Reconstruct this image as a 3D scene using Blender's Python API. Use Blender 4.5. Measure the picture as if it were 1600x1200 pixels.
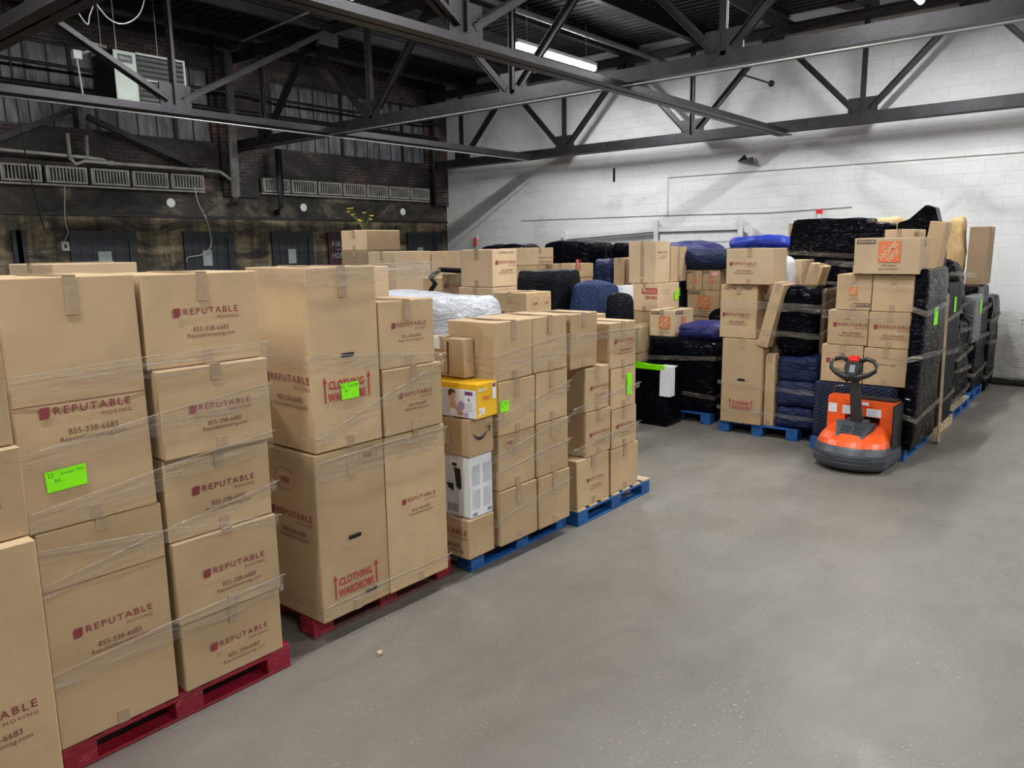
import bpy, bmesh, math, random
from math import sin, cos, pi, radians as R
from mathutils import Vector, Matrix, noise

for o in list(bpy.data.objects): bpy.data.objects.remove(o)
SC = bpy.context.scene
COL = SC.collection

# ------------------------------------------------------------------ camera
YAW, PITCH, ROLL = R(-39.74), R(-10.0), R(-0.92)
f = Vector((sin(YAW)*cos(PITCH), cos(YAW)*cos(PITCH), sin(PITCH)))
r = Vector((cos(YAW), -sin(YAW), 0)); u = r.cross(f)
r, u = cos(ROLL)*r + sin(ROLL)*u, -sin(ROLL)*r + cos(ROLL)*u
cam = bpy.data.cameras.new('camera'); co = bpy.data.objects.new('camera', cam); COL.objects.link(co)
cam.sensor_width = 36; cam.lens = 1202/1600*36; cam.clip_end = 100; cam.clip_start = .05
m3 = Matrix((r, u, -f)).transposed()
co.matrix_world = Matrix.Translation((0, 0, 2.37)) @ m3.to_4x4()
SC.camera = co

# ------------------------------------------------------------------ world, exposure
W = bpy.data.worlds.new('world'); SC.world = W; W.use_nodes = True
W.node_tree.nodes['Background'].inputs[0].default_value = (.8, .9, 1, 1)
W.node_tree.nodes['Background'].inputs[1].default_value = .02
SC.view_settings.view_transform = 'Standard'; SC.view_settings.look = 'None'
SC.view_settings.exposure = 0.9; SC.view_settings.gamma = 1; SC.view_settings.use_curve_mapping = False
LAMP_W = 95          # power of each strip light
LAMPS = [(-8.85, 4.95), (-8.85, 10.9), (-3.0, 4.95), (-3.0, 10.6), (-3.0, -1.2), (2.7, 4.95), (2.7, 10.6), (2.7, -1.2), (-8.75, -1.2)]

# ------------------------------------------------------------------ materials
MAT = {}
def newmat(name):
    m = bpy.data.materials.new(name); m.use_nodes = True; nt = m.node_tree
    for n in list(nt.nodes): nt.nodes.remove(n)
    out = nt.nodes.new('ShaderNodeOutputMaterial'); b = nt.nodes.new('ShaderNodeBsdfPrincipled')
    nt.links.new(b.outputs[0], out.inputs[0]); MAT[name] = m
    return m, nt, b, out
def N(nt, t, **kw):
    n = nt.nodes.new(t)
    for k, v in kw.items():
        if k.startswith('i_'):
            key = k[2:]; key = int(key) if key.isdigit() else key.replace('_', ' ')
            n.inputs[key].default_value = v
        else: setattr(n, k, v)
    return n
def coords(nt, kind='Object', scale=(1, 1, 1), rot=(0, 0, 0)):
    t = N(nt, 'ShaderNodeTexCoord'); mp = N(nt, 'ShaderNodeMapping'); mp.inputs['Scale'].default_value = scale; mp.inputs['Rotation'].default_value = rot
    nt.links.new(t.outputs[kind], mp.inputs[0]); return mp.outputs[0]
def wcoords(nt, scale=(1, 1, 1)):
    t = N(nt, 'ShaderNodeNewGeometry'); mp = N(nt, 'ShaderNodeMapping'); mp.inputs['Scale'].default_value = scale
    nt.links.new(t.outputs['Position'], mp.inputs[0]); return mp.outputs[0]
def ramp(nt, fac, stops):
    rp = N(nt, 'ShaderNodeValToRGB'); e = rp.color_ramp.elements
    while len(e) < len(stops): e.new(.5)
    for i, (p, c) in enumerate(stops):
        e[i].position = p; e[i].color = (*c, 1) if len(c) == 3 else c
    nt.links.new(fac, rp.inputs[0]); return rp.outputs[0]
def mixc(nt, fac, a, b, mode='MIX'):
    m = N(nt, 'ShaderNodeMix', data_type='RGBA', blend_type=mode)
    for sock, v in ((m.inputs[0], fac), (m.inputs[6], a), (m.inputs[7], b)):
        if hasattr(v, 'links'): nt.links.new(v, sock)
        else: sock.default_value = v if not isinstance(v, tuple) or len(v) == 4 else (*v, 1)
    return m.outputs[2]
def noi(nt, vec, scale, detail=4, rough=.55, dist=0):
    n = N(nt, 'ShaderNodeTexNoise'); n.inputs['Scale'].default_value = scale; n.inputs['Detail'].default_value = detail
    n.inputs['Roughness'].default_value = rough; n.inputs['Distortion'].default_value = dist
    nt.links.new(vec, n.inputs['Vector']); return n.outputs[0]
def bump(nt, b, h, strength=.3, dist=.01):
    bp = N(nt, 'ShaderNodeBump'); bp.inputs['Strength'].default_value = strength; bp.inputs['Distance'].default_value = dist
    nt.links.new(h, bp.inputs['Height']); nt.links.new(bp.outputs[0], b.inputs['Normal'])
def plain(name, col, rough=.6, metal=0, var=.15, scale=6, bmp=0, spec=.5, coat=0):
    m, nt, b, o = newmat(name); b.inputs['Roughness'].default_value = rough; b.inputs['Metallic'].default_value = metal
    b.inputs['Specular IOR Level'].default_value = spec; b.inputs['Coat Weight'].default_value = coat
    n = noi(nt, coords(nt), scale)
    c = ramp(nt, n, [(.3, tuple(x*(1-var) for x in col)), (.7, tuple(min(1, x*(1+var)) for x in col))])
    nt.links.new(c, b.inputs['Base Color'])
    if bmp: bump(nt, b, noi(nt, coords(nt), scale*5), bmp, .005)
    return m
def card(name, col):
    m, nt, b, o = newmat(name); b.inputs['Roughness'].default_value = .72; b.inputs['Specular IOR Level'].default_value = .25
    oi = N(nt, 'ShaderNodeObjectInfo')
    big = noi(nt, wcoords(nt), 2.2, 3); fine = noi(nt, coords(nt, scale=(1, 1, 30)), 9, 3)
    c = ramp(nt, big, [(.25, tuple(x*.88 for x in col)), (.75, tuple(x*1.1 for x in col))])
    c = mixc(nt, .12, c, ramp(nt, fine, [(.3, (.45, .45, .45)), (.7, (.6, .6, .6))]), 'OVERLAY')
    hsv = N(nt, 'ShaderNodeHueSaturation'); mr = N(nt, 'ShaderNodeMapRange'); mr.inputs['To Min'].default_value = .88; mr.inputs['To Max'].default_value = 1.08
    nt.links.new(oi.outputs['Random'], mr.inputs[0]); nt.links.new(mr.outputs[0], hsv.inputs['Value']); nt.links.new(c, hsv.inputs['Color'])
    nt.links.new(hsv.outputs[0], b.inputs['Base Color'])
    bump(nt, b, noi(nt, coords(nt), 7, 5), .25, .01)
    return m
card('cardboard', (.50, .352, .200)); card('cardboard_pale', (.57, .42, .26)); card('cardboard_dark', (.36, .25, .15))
plain('tape', (.40, .285, .18), .2, var=.1, scale=12, bmp=.2)
plain('ink_red', (.24, .035, .045), .7, var=.25, scale=60)
plain('ink_brown', (.17, .06, .05), .7, var=.2, scale=60)
plain('ink_bright_red', (.42, .04, .04), .7, var=.2, scale=60)
plain('ink_black', (.015, .014, .013), .6)
plain('ink_grey', (.25, .25, .26), .6)
plain('ink_light_grey', (.55, .56, .58), .6)
plain('ink_orange', (.72, .17, .055), .7, var=.2, scale=40)
plain('ink_tag', (.09, .07, .06), .7)
plain('ink_card', (.56, .40, .25), .7)
plain('ink_pink', (.85, .35, .36), .6)
plain('purple_print', (.16, .05, .20), .5)
plain('lilac_print', (.45, .30, .55), .5)
plain('skin_print', (.62, .36, .25), .5)
plain('hair_print', (.10, .05, .03), .5)
plain('yellow_print', (.90, .50, .01), .4)
plain('white_print', (.80, .80, .82), .4, var=.03)
plain('hole_black', (.004, .004, .004), .9)
plain('neon_green', (.27, 1.0, .0), .5, var=.04)
plain('ink_pen', (.02, .22, .02), .5)
def worn(name, col, chip):
    m, nt, b, o = newmat(name); b.inputs['Roughness'].default_value = .5; w = wcoords(nt)
    c = ramp(nt, noi(nt, w, 7), [(.3, tuple(x*.6 for x in col)), (.7, col)])
    k = ramp(nt, noi(nt, wcoords(nt, (1, 1, 3)), 6, 6, .7, 1), [(.60, (0, 0, 0)), (.68, (1, 1, 1))])
    nt.links.new(mixc(nt, k, c, chip), b.inputs['Base Color']); bump(nt, b, noi(nt, w, 30), .3, .005)
worn('red_paint', (.34, .010, .030), (.42, .12, .15)); worn('blue_paint', (.012, .11, .36), (.10, .22, .36))
plain('raw_wood', (.55, .42, .26), .7, var=.25, scale=10)
plain('dirty_wood', (.12, .05, .04), .8, var=.5, scale=10)
plain('steel_dark', (.026, .022, .024), .42, .3, var=.35, scale=5, bmp=.3)
plain('steel_black', (.010, .010, .012), .5, .2, var=.3, scale=5, bmp=.2)
plain('galvanised', (.45, .45, .44), .4, .5, var=.15)
plain('pipe_paint', (.34, .33, .30), .5, 0, var=.25)
plain('pipe_grey', (.12, .12, .11), .5, .2, var=.4, scale=4)
plain('radiator_paint', (.27, .26, .23), .5, 0, var=.3)
plain('heater_white', (.62, .68, .60), .35, var=.06)
plain('door_paint', (.010, .013, .018), .5, var=.3)
plain('red_door_paint', (.045, .008, .014), .6, var=.3)
plain('paper_white', (.75, .76, .75), .6, var=.04)
plain('paper_grey', (.28, .32, .30), .6, var=.1)
plain('wire_white', (.55, .55, .53), .5)
plain('jack_orange', (.86, .105, .012), .32, var=.04, coat=.3)
plain('jack_grey', (.052, .060, .070), .42, var=.12, bmp=.15)
plain('jack_black', (.012, .012, .013), .4)
plain('jack_red', (.75, .02, .02), .3)
plain('jack_arm', (.075, .075, .075), .45, .3)
plain('chrome', (.6, .6, .6), .2, 1)
plain('white_paint', (.72, .72, .70), .5, var=.06, bmp=.2)
plain('yellow_flower', (.70, .55, .08), .7); plain('stem_green', (.10, .12, .02), .7)
plain('kraft_paper', (.55, .36, .16), .6, var=.2, bmp=.6)
plain('white_plastic', (.72, .73, .74), .3, var=.05)
plain('brown_panel', (.10, .065, .045), .2, bmp=.4)
plain('white_tape', (.8, .8, .8), .25, var=.04, bmp=.2)

def wrapmat(name, col, rough, strength, sc=5, spec=.5):
    m, nt, b, o = newmat(name); b.inputs['Roughness'].default_value = rough; b.inputs['Specular IOR Level'].default_value = spec
    b.inputs['Base Color'].default_value = (*col, 1)
    a = noi(nt, coords(nt, scale=(1, 1, 2.6), rot=(.4, .3, .2)), sc, 5, .6, 1.6)
    v = N(nt, 'ShaderNodeTexVoronoi', feature='DISTANCE_TO_EDGE'); v.inputs['Scale'].default_value = sc*.8
    nt.links.new(coords(nt, scale=(1, 1.3, 3), rot=(.2, .5, .9)), v.inputs['Vector'])
    s = N(nt, 'ShaderNodeMath', operation='MULTIPLY_ADD'); s.inputs[1].default_value = .5
    nt.links.new(v.outputs[0], s.inputs[0]); nt.links.new(a, s.inputs[2])
    bump(nt, b, s.outputs[0], strength, .06)
    if name == 'black_wrap':      # film clings in places and stands off in creases, where it shines
        k = noi(nt, coords(nt, scale=(1.2, 1.2, 4), rot=(.6, .2, 1.1)), 4.5, 4, .6, 2.5)
        rp = ramp(nt, k, [(.55, (.03, .03, .03)), (.66, (.55, .55, .55))]); nt.links.new(rp, b.inputs['Specular IOR Level'])
        v2 = noi(nt, coords(nt, scale=(1, 1, 3)), 17, 2, .5, 1)
        s2 = N(nt, 'ShaderNodeMath', operation='MULTIPLY_ADD'); s2.inputs[1].default_value = .10; nt.links.new(v2, s2.inputs[0]); nt.links.new(s.outputs[0], s2.inputs[2])
        bump(nt, b, s2.outputs[0], strength, .06)
    return m
wrapmat('black_wrap', (.003, .003, .005), .10, .38, 5, .16)
wrapmat('black_fabric', (.005, .005, .008), .45, .4, 7, .10)
wrapmat('grey_wrap', (.16, .16, .17), .2, .8, 6)
wrapmat('navy_wrap', (.007, .015, .060), .35, .5, 6, .25)
wrapmat('purple_wrap', (.020, .022, .14), .4, .5, 6)
wrapmat('royal_blue', (.008, .03, .36), .45, .4, 4)
wrapmat('white_wrap', (.60, .62, .66), .18, .8, 6)
def quilt(name, col):
    m, nt, b, o = newmat(name); b.inputs['Roughness'].default_value = .8; b.inputs['Base Color'].default_value = (*col, 1)
    sx = N(nt, 'ShaderNodeSeparateXYZ'); nt.links.new(wcoords(nt), sx.inputs[0])
    pp = N(nt, 'ShaderNodeMath', operation='PINGPONG'); pp.inputs[1].default_value = .045
    ad = N(nt, 'ShaderNodeMath', operation='ADD'); nt.links.new(sx.outputs[0], ad.inputs[0]); nt.links.new(sx.outputs[1], ad.inputs[1])
    nt.links.new(ad.outputs[0], pp.inputs[0])
    a2 = N(nt, 'ShaderNodeMath', operation='ADD'); nt.links.new(pp.outputs[0], a2.inputs[0]); nt.links.new(sx.outputs[2], a2.inputs[1])
    p2 = N(nt, 'ShaderNodeMath', operation='PINGPONG'); p2.inputs[1].default_value = .02; nt.links.new(a2.outputs[0], p2.inputs[0])
    bump(nt, b, p2.outputs[0], 1, .8)
    return m
quilt('navy_quilt', (.012, .018, .05)); quilt('blue_quilt', (.018, .04, .13))

def filmmat(name, density):
    m, nt, b, o = newmat(name); b.inputs['Base Color'].default_value = (.50, .44, .36, 1); b.inputs['Roughness'].default_value = .12
    b.inputs['Specular IOR Level'].default_value = .8
    tr = N(nt, 'ShaderNodeBsdfTransparent'); mx = N(nt, 'ShaderNodeMixShader')
    n = noi(nt, coords(nt, scale=(1, 1, 9)), 5, 5, .6, .8)
    c = ramp(nt, n, [(.42, (density*.4,)*3), (.6, (density,)*3), (.72, (min(1, density*4),)*3)])
    nt.links.new(c, mx.inputs[0]); nt.links.new(tr.outputs[0], mx.inputs[1]); nt.links.new(b.outputs[0], mx.inputs[2])
    nt.links.new(mx.outputs[0], o.inputs[0]); bump(nt, b, n, .8, .03)
filmmat('film', .24); filmmat('film_thick', .45)
def emis(name, col, s):
    m, nt, b, o = newmat(name); b.inputs['Emission Color'].default_value = (*col, 1); b.inputs['Emission Strength'].default_value = s
emis('lamp_white', (.93, .97, 1), 30)

# floor: sealed, worn concrete
m, nt, b, o = newmat('concrete_floor')
w = wcoords(nt)
base = ramp(nt, noi(nt, w, .45, 6, .6, .3), [(.3, (.150, .135, .113)), (.5, (.180, .162, .137)), (.72, (.212, .194, .165))])
sm = ramp(nt, noi(nt, wcoords(nt, (1.6, .7, 1)), 2.2, 7, .65, 1.2), [(.35, (.43, .43, .43)), (.65, (.57, .57, .57))])
c = mixc(nt, .5, base, sm, 'OVERLAY')
sp = ramp(nt, noi(nt, w, 48, 3, .7), [(.625, (0, 0, 0)), (.67, (1, 1, 1))])
area = ramp(nt, noi(nt, w, 1.1, 3), [(.42, (0, 0, 0)), (.6, (.8, .8, .8))])
spk = mixc(nt, 1.0, sp, area, 'MULTIPLY')
c = mixc(nt, spk, c, (.48, .43, .33))
yl = ramp(nt, noi(nt, wcoords(nt, (1, 1, 1)), 3.1, 6, .7, .5), [(.705, (0, 0, 0)), (.73, (.8, .8, .8))])
c = mixc(nt, yl, c, (.38, .33, .16))
nt.links.new(c, b.inputs['Base Color']); 
nt.links.new(ramp(nt, noi(nt, w, 1.3, 6), [(.3, (.34,)*3), (.7, (.58,)*3)]), b.inputs['Roughness'])
bump(nt, b, noi(nt, w, 18, 6), .12, .01)

def blockwall(name, c1, c2, mortar, bw, bh, msize, dirt, bstr=.35, swap=False):
    m, nt, b, o = newmat(name); b.inputs['Roughness'].default_value = .65
    t = N(nt, 'ShaderNodeNewGeometry'); s = N(nt, 'ShaderNodeSeparateXYZ'); cb = N(nt, 'ShaderNodeCombineXYZ')
    nt.links.new(t.outputs['Position'], s.inputs[0]); ad = N(nt, 'ShaderNodeMath', operation='ADD')
    nt.links.new(s.outputs[0], ad.inputs[0]); nt.links.new(s.outputs[1], ad.inputs[1])
    nt.links.new(ad.outputs[0], cb.inputs[0]); nt.links.new(s.outputs[2], cb.inputs[1])
    br = N(nt, 'ShaderNodeTexBrick'); br.inputs['Scale'].default_value = 1; br.inputs['Brick Width'].default_value = bw; br.inputs['Row Height'].default_value = bh
    br.inputs['Mortar Size'].default_value = msize; br.inputs['Mortar Smooth'].default_value = .4; br.inputs['Bias'].default_value = 0
    br.inputs['Color1'].default_value = (*c1, 1); br.inputs['Color2'].default_value = (*c2, 1); br.inputs['Mortar'].default_value = (*mortar, 1)
    nt.links.new(cb.outputs[0], br.inputs['Vector'])
    d = ramp(nt, noi(nt, wcoords(nt, (1, 1, 1.4)), .8, 7, .65, .6), dirt)
    c = mixc(nt, 1.0, br.outputs[0], d, 'MULTIPLY')
    nt.links.new(c, b.inputs['Base Color'])
    inv = N(nt, 'ShaderNodeMath', operation='SUBTRACT'); inv.inputs[0].default_value = 1; nt.links.new(br.outputs[1], inv.inputs[1])
    h = N(nt, 'ShaderNodeMath', operation='MULTIPLY_ADD'); h.inputs[1].default_value = .35; nt.links.new(noi(nt, wcoords(nt), 14, 6), h.inputs[0]); nt.links.new(inv.outputs[0], h.inputs[2])
    bump(nt, b, h.outputs[0], bstr, .012)
blockwall('white_block', (.80, .80, .785), (.765, .765, .75), (.69, .69, .68), .61, .205, .005, [(.28, (.74, .73, .72)), (.45, (.93, .93, .93)), (.6, (1, 1, 1))], .4)
blockwall('old_brick', (.115, .050, .038), (.04, .030, .028), (.20, .18, .16), .21, .072, .007, [(.40, (.06, .06, .07)), (.50, (.25, .25, .26)), (.64, (1, 1, 1))], .5)
m, nt, b, o = newmat('stained_concrete'); b.inputs['Roughness'].default_value = .75
w = wcoords(nt, (1, 1, 2.6))
c = ramp(nt, noi(nt, w, 1.1, 7, .65, .8), [(.34, (.018, .015, .011)), (.46, (.08, .062, .036)), (.56, (.20, .155, .085)), (.70, (.34, .29, .19))])
st = ramp(nt, noi(nt, wcoords(nt, (3.2, 3.2, .25)), 1.4, 5, .6), [(.38, (.18, .18, .18)), (.58, (1, 1, 1))])
c = mixc(nt, .85, c, st, 'MULTIPLY'); nt.links.new(c, b.inputs['Base Color']); bump(nt, b, noi(nt, w, 9, 6), .4, .02)
m, nt, b, o = newmat('sooty_concrete'); b.inputs['Roughness'].default_value = .75
c = ramp(nt, noi(nt, w2 := wcoords(nt, (1, 1, 1.6)), .9, 7, .65, .8), [(.40, (.006, .006, .005)), (.54, (.04, .032, .022)), (.68, (.17, .145, .10))])
nt.links.new(c, b.inputs['Base Color']); bump(nt, b, noi(nt, w2, 9, 6), .4, .02)
m, nt, b, o = newmat('frosted_pane'); b.inputs['Roughness'].default_value = .45
c = ramp(nt, noi(nt, wcoords(nt, (6, 6, 1.2)), 1.3, 5, .6), [(.35, (.05, .052, .055)), (.65, (.21, .215, .22))]); nt.links.new(c, b.inputs['Base Color'])
plain('deck_metal', (.030, .028, .030), .5, .3, var=.4, scale=2)
plain('back_wall', (.30, .29, .27), .8, var=.1)

# ------------------------------------------------------------------ mesh helpers
class MB:
    def __init__(s): s.v = []; s.f = []; s.m = []; s.mats = []
    def mi(s, mat):
        if mat not in s.mats: s.mats.append(mat)
        return s.mats.index(mat)
    def poly(s, pts, mat):
        i = len(s.v); s.v += [tuple(p) for p in pts]; s.f.append(tuple(range(i, i+len(pts)))); s.m.append(s.mi(mat))
    def raw(s, vs, fs, mat, M=None):
        i = len(s.v); s.v += [tuple(M @ Vector(p)) if M else tuple(p) for p in vs]
        k = s.mi(mat)
        for f_ in fs: s.f.append(tuple(i+a for a in f_)); s.m.append(k)
        return s
    def box(s, x0, x1, y0, y1, z0, z1, mat, M=None):
        v = [(x, y, z) for z in (z0, z1) for y in (y0, y1) for x in (x0, x1)]
        return s.raw(v, [(0, 2, 3, 1), (4, 5, 7, 6), (0, 1, 5, 4), (2, 6, 7, 3), (0, 4, 6, 2), (1, 3, 7, 5)], mat, M)
    def bar(s, p, q, wd, ht, mat, up=(0, 0, 1)):
        p = Vector(p); q = Vector(q); d = (q-p); L = d.length; d.normalize(); up = Vector(up)
        if abs(d.dot(up)) > .98: up = Vector((1, 0, 0))
        sd = d.cross(up).normalized(); up = sd.cross(d)
        M = Matrix((sd, d, up)).transposed().to_4x4(); M.translation = p
        return s.box(-wd/2, wd/2, 0, L, -ht/2, ht/2, mat, M)
    def tube(s, pts, rad, mat, n=8):
        pts = [Vector(p) for p in pts]; rings = []
        for i, p in enumerate(pts):
            d = (pts[min(i+1, len(pts)-1)] - pts[max(i-1, 0)]).normalized()
            a = Vector((0, 0, 1)) if abs(d.z) < .9 else Vector((1, 0, 0))
            x = d.cross(a).normalized(); y = d.cross(x)
            rr = rad[i] if isinstance(rad, (list, tuple)) else rad
            rings.append([p + (x*cos(t*2*pi/n) + y*sin(t*2*pi/n))*rr for t in range(n)])
        vs = [v for g in rings for v in g]; fs = []
        for i in range(len(rings)-1):
            for j in range(n): fs.append((i*n+j, i*n+(j+1) % n, (i+1)*n+(j+1) % n, (i+1)*n+j))
        fs += [tuple(range(n))[::-1], tuple(range((len(rings)-1)*n, len(rings)*n))]
        return s.raw(vs, fs, mat)
    def mesh(s, name):
        me = bpy.data.meshes.new(name); me.from_pydata(s.v, [], s.f)
        for mt in s.mats: me.materials.append(MAT[mt])
        for p, k in zip(me.polygons, s.m): p.material_index = k
        me.update(); return me
    def build(s, name, parent=None, bevel=0, smooth=False):
        me = s.mesh(name)
        if bevel:
            bm = bmesh.new(); bm.from_mesh(me); bmesh.ops.remove_doubles(bm, verts=bm.verts, dist=1e-5)
            bmesh.ops.bevel(bm, geom=bm.edges[:], offset=bevel, segments=2, affect='EDGES', clamp_overlap=True)
            bm.to_mesh(me); bm.free()
        if smooth:
            for p in me.polygons: p.use_smooth = True
        return link(name, me, parent)
def link(name, me, parent=None):
    o = bpy.data.objects.new(name, me); COL.objects.link(o)
    if parent: o.parent = parent
    return o
def tag(o, label, cat, group=None, kind=None):
    if label: o['label'] = label
    if cat: o['category'] = cat
    if group: o['group'] = group
    if kind: o['kind'] = kind
    return o
def struct(o): o['kind'] = 'structure'; return o
def thing(name, label, cat, loc=(0, 0, 0), rz=0, group=None):
    o = bpy.data.objects.new(name, None); o.empty_display_size = .1; COL.objects.link(o); o.location = loc; o.rotation_euler = (0, 0, rz)
    return tag(o, label, cat, group)

# --- flat printing (text and marks) : built in (u, v) metres with width 1, shared between cartons
TXT = {}
def txt(s, bold=0, sp=1.08):
    key = (s, bold, sp)
    if key not in TXT:
        cu = bpy.data.curves.new('t', 'FONT'); cu.body = s; cu.resolution_u = 3; cu.offset = bold; cu.space_character = sp
        ob = bpy.data.objects.new('t', cu); COL.objects.link(ob); dg = bpy.context.evaluated_depsgraph_get(); dg.update()
        me = bpy.data.meshes.new_from_object(ob.evaluated_get(dg))
        vs = [tuple(v.co) for v in me.vertices]; fs = [tuple(p.vertices) for p in me.polygons]
        bpy.data.objects.remove(ob); bpy.data.curves.remove(cu); bpy.data.meshes.remove(me)
        xs = [v[0] for v in vs]; ys = [v[1] for v in vs]
        x0, x1, y0, y1 = min(xs), max(xs), min(ys), max(ys)
        TXT[key] = ([((v[0]-x0)/(x1-x0), (v[1]-y0)/(y1-y0)) for v in vs], fs)
    return TXT[key]
class PR(MB):
    def t(s, st, x0, x1, y0, h, mat, bold=0, lift=0, M=None, sp=1.08):
        vs, fs = txt(st, bold, sp); pts = [Vector((x0+a*(x1-x0), y0+b_*h, lift)) for a, b_ in vs]
        if M: pts = [M @ p for p in pts]
        s.raw(pts, fs, mat); return s
    def r(s, x0, x1, y0, y1, mat, lift=0): s.poly([(x0, y0, lift), (x1, y0, lift), (x1, y1, lift), (x0, y1, lift)], mat); return s
    def p(s, pts, mat, lift=0): s.poly([(a, b_, lift) for a, b_ in pts], mat); return s
    def e(s, cx, cy, rx, ry, mat, lift=0, n=20): return s.p([(cx+rx*cos(i*2*pi/n), cy+ry*sin(i*2*pi/n)) for i in range(n)], mat, lift)
def mk_rep():
    P = PR()
    P.p([(.0, -.03), (.075, -.03), (.09, -.025), (.105, -.005), (.11, .02), (.11, .10), (.03, .10), (.012, .092), (.0, .07)], 'ink_red')
    P.t('REPUTABLE', .155, 1.0, 0, .09, 'ink_red', .010, 0, None, 1.3); P.t('MOVING', .66, 1.0, -.085, .045, 'ink_red', 0, 0, None, 1.3)
    return P.mesh('print')
def mk_reptel():
    P = PR(); P.t('855-338-6683', .28, .83, -.25, .07, 'ink_brown', .006); P.t('Reputablemoving.com', .19, .92, -.345, .075, 'ink_brown', .002)
    return P.mesh('print')
def mk_rep_faint():
    P = PR(); P.t('Reputablemoving.com', .1, .9, 0, .06, 'ink_red'); P.t('855-338-6683', .25, .75, -.12, .05, 'ink_red'); return P.mesh('print')
def arrow(P, x, y0, y1, w, mat):
    P.r(x-w/2, x+w/2, y0, y1-.1, mat); P.p([(x-w*1.5, y1-.12), (x+w*1.5, y1-.12), (x, y1)], mat)
def mk_ward():
    P = PR(); P.t('CLOTHING', .115, .86, .02, .15, 'ink_bright_red', .028); P.t('WARDROBE', .09, .90, -.19, .15, 'ink_bright_red', .028)
    arrow(P, .03, -.2, .26, .03, 'ink_bright_red'); arrow(P, .97, -.2, .26, .03, 'ink_bright_red'); return P.mesh('print')
def mk_hd():
    P = PR(); P.r(0, 1, 0, 1, 'ink_orange'); M = Matrix.Translation((.5, .5, .0006)) @ Matrix.Rotation(pi/4, 4, 'Z')
    P.t('THE', -.22, .12, .27, .15, 'ink_card', .02, 0, M); P.t('HOME', -.52, .52, -.06, .26, 'ink_card', .05, 0, M); P.t('DEPOT', -.36, .36, -.36, .23, 'ink_card', .04, 0, M)
    return P.mesh('print')
def mk_hdtxt():
    P = PR(); P.t('How doers', .22, .80, .1, .1, 'ink_tag', .01); P.t('get more done.', .1, .9, -.08, .11, 'ink_tag', .01); return P.mesh('print')
def mk_med():
    P = PR(); P.r(0, 1, 0, .22, 'ink_tag'); P.t('MEDIUM', .08, .92, .05, .12, 'ink_card', .02, .0006); return P.mesh('print')
def mk_frag():
    P = PR(); P.r(0, 1, .28, .62, 'ink_bright_red'); P.t('FRAGILE', .08, .92, .34, .2, 'ink_card', .02, .0006); P.t('DISH PACK', .2, 1, -.02, .2, 'ink_bright_red', .03); return P.mesh('print')
def mk_sleep():
    P = PR(); P.t('SoundAsleep', 0, 1, 0, .15, 'ink_black', .03); P.t('. . . . . . . . . . .', .1, .9, -.05, .02, 'ink_black'); return P.mesh('print')
def mk_smile():
    P = PR(); a = []; b2 = []
    for i in range(17):
        t = i/16; a.append((t*.9, .25*(2*t-1)**2 - .02)); b2.append((t*.9, .25*(2*t-1)**2 - .02 - .11*sin(pi*t)))
    for i in range(16): P.p([b2[i], b2[i+1], a[i+1], a[i]], 'ink_black')
    P.p([(.78, .30), (1.0, .33), (.97, .10), (.93, .12), (.94, .27), (.80, .27)], 'ink_black'); return P.mesh('print')
def mk_scr():
    P = PR(); random.seed(4)
    for k in range(14):
        x = .1+.06*k; P.r(x, x+.012, -.05-.05*random.random(), .1*random.random(), 'ink_grey')
    P.r(.1, .9, .0, .01, 'ink_grey'); P.r(.2, .7, -.05, -.045, 'ink_grey'); return P.mesh('print')
def mk_circ():
    P = PR(); n = 28
    for i in range(n):
        a, b2 = i*2*pi/n, (i+1)*2*pi/n
        P.p([(.5*cos(a), .35*sin(a)), (.5*cos(b2), .35*sin(b2)), (.485*cos(b2), .335*sin(b2)), (.485*cos(a), .335*sin(a))], 'ink_brown')
    P.t('NBR', -.25, .25, -.12, .2, 'ink_brown'); return P.mesh('print')
def mk_clothing_text():
    P = PR(); P.t('CLOTHES A-TEAM', 0, 1, 0, .09, 'ink_black', .0); return P.mesh('print')
PRM = {}
def pm(kind):
    if kind not in PRM: PRM[kind] = dict(rep=mk_rep, reptel=mk_reptel, faint=mk_rep_faint, ward=mk_ward, hd=mk_hd, hdtxt=mk_hdtxt, med=mk_med, frag=mk_frag, sleep=mk_sleep, smile=mk_smile, scr=mk_scr, circ=mk_circ, pen=mk_clothing_text)[kind]()
    return PRM[kind]
def face_M(face, w, d, h, uu, vv, off=.002):
    """frame on a face of a box centred in x,y and standing on z=0; uu,vv in 0..1"""
    if face == '+X': return Matrix.Translation((w/2+off, -d/2+uu*d, vv*h)) @ Matrix(((0, 0, 1), (1, 0, 0), (0, 1, 0))).to_4x4()
    if face == '-Y': return Matrix.Translation((-w/2+uu*w, -d/2-off, vv*h)) @ Matrix(((1, 0, 0), (0, 0, -1), (0, 1, 0))).to_4x4()
    if face == '+Z': return Matrix.Translation((w/2-vv*w, -d/2+uu*d, h+off)) @ Matrix(((0, -1, 0), (1, 0, 0), (0, 0, 1))).to_4x4()
def add_print(par, kind, face, dims, uu, vv, width, rot=0, name='printed_logo', label=None, off=.002, vs=1):
    M = face_M(face, *dims, uu, vv, off) @ Matrix.Rotation(rot, 4, 'Z') @ Matrix.Diagonal((width, width*vs, 1, 1))
    o = link(name, pm(kind), par); o.matrix_local = M
    if label: o['label'] = label
    return o
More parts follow.
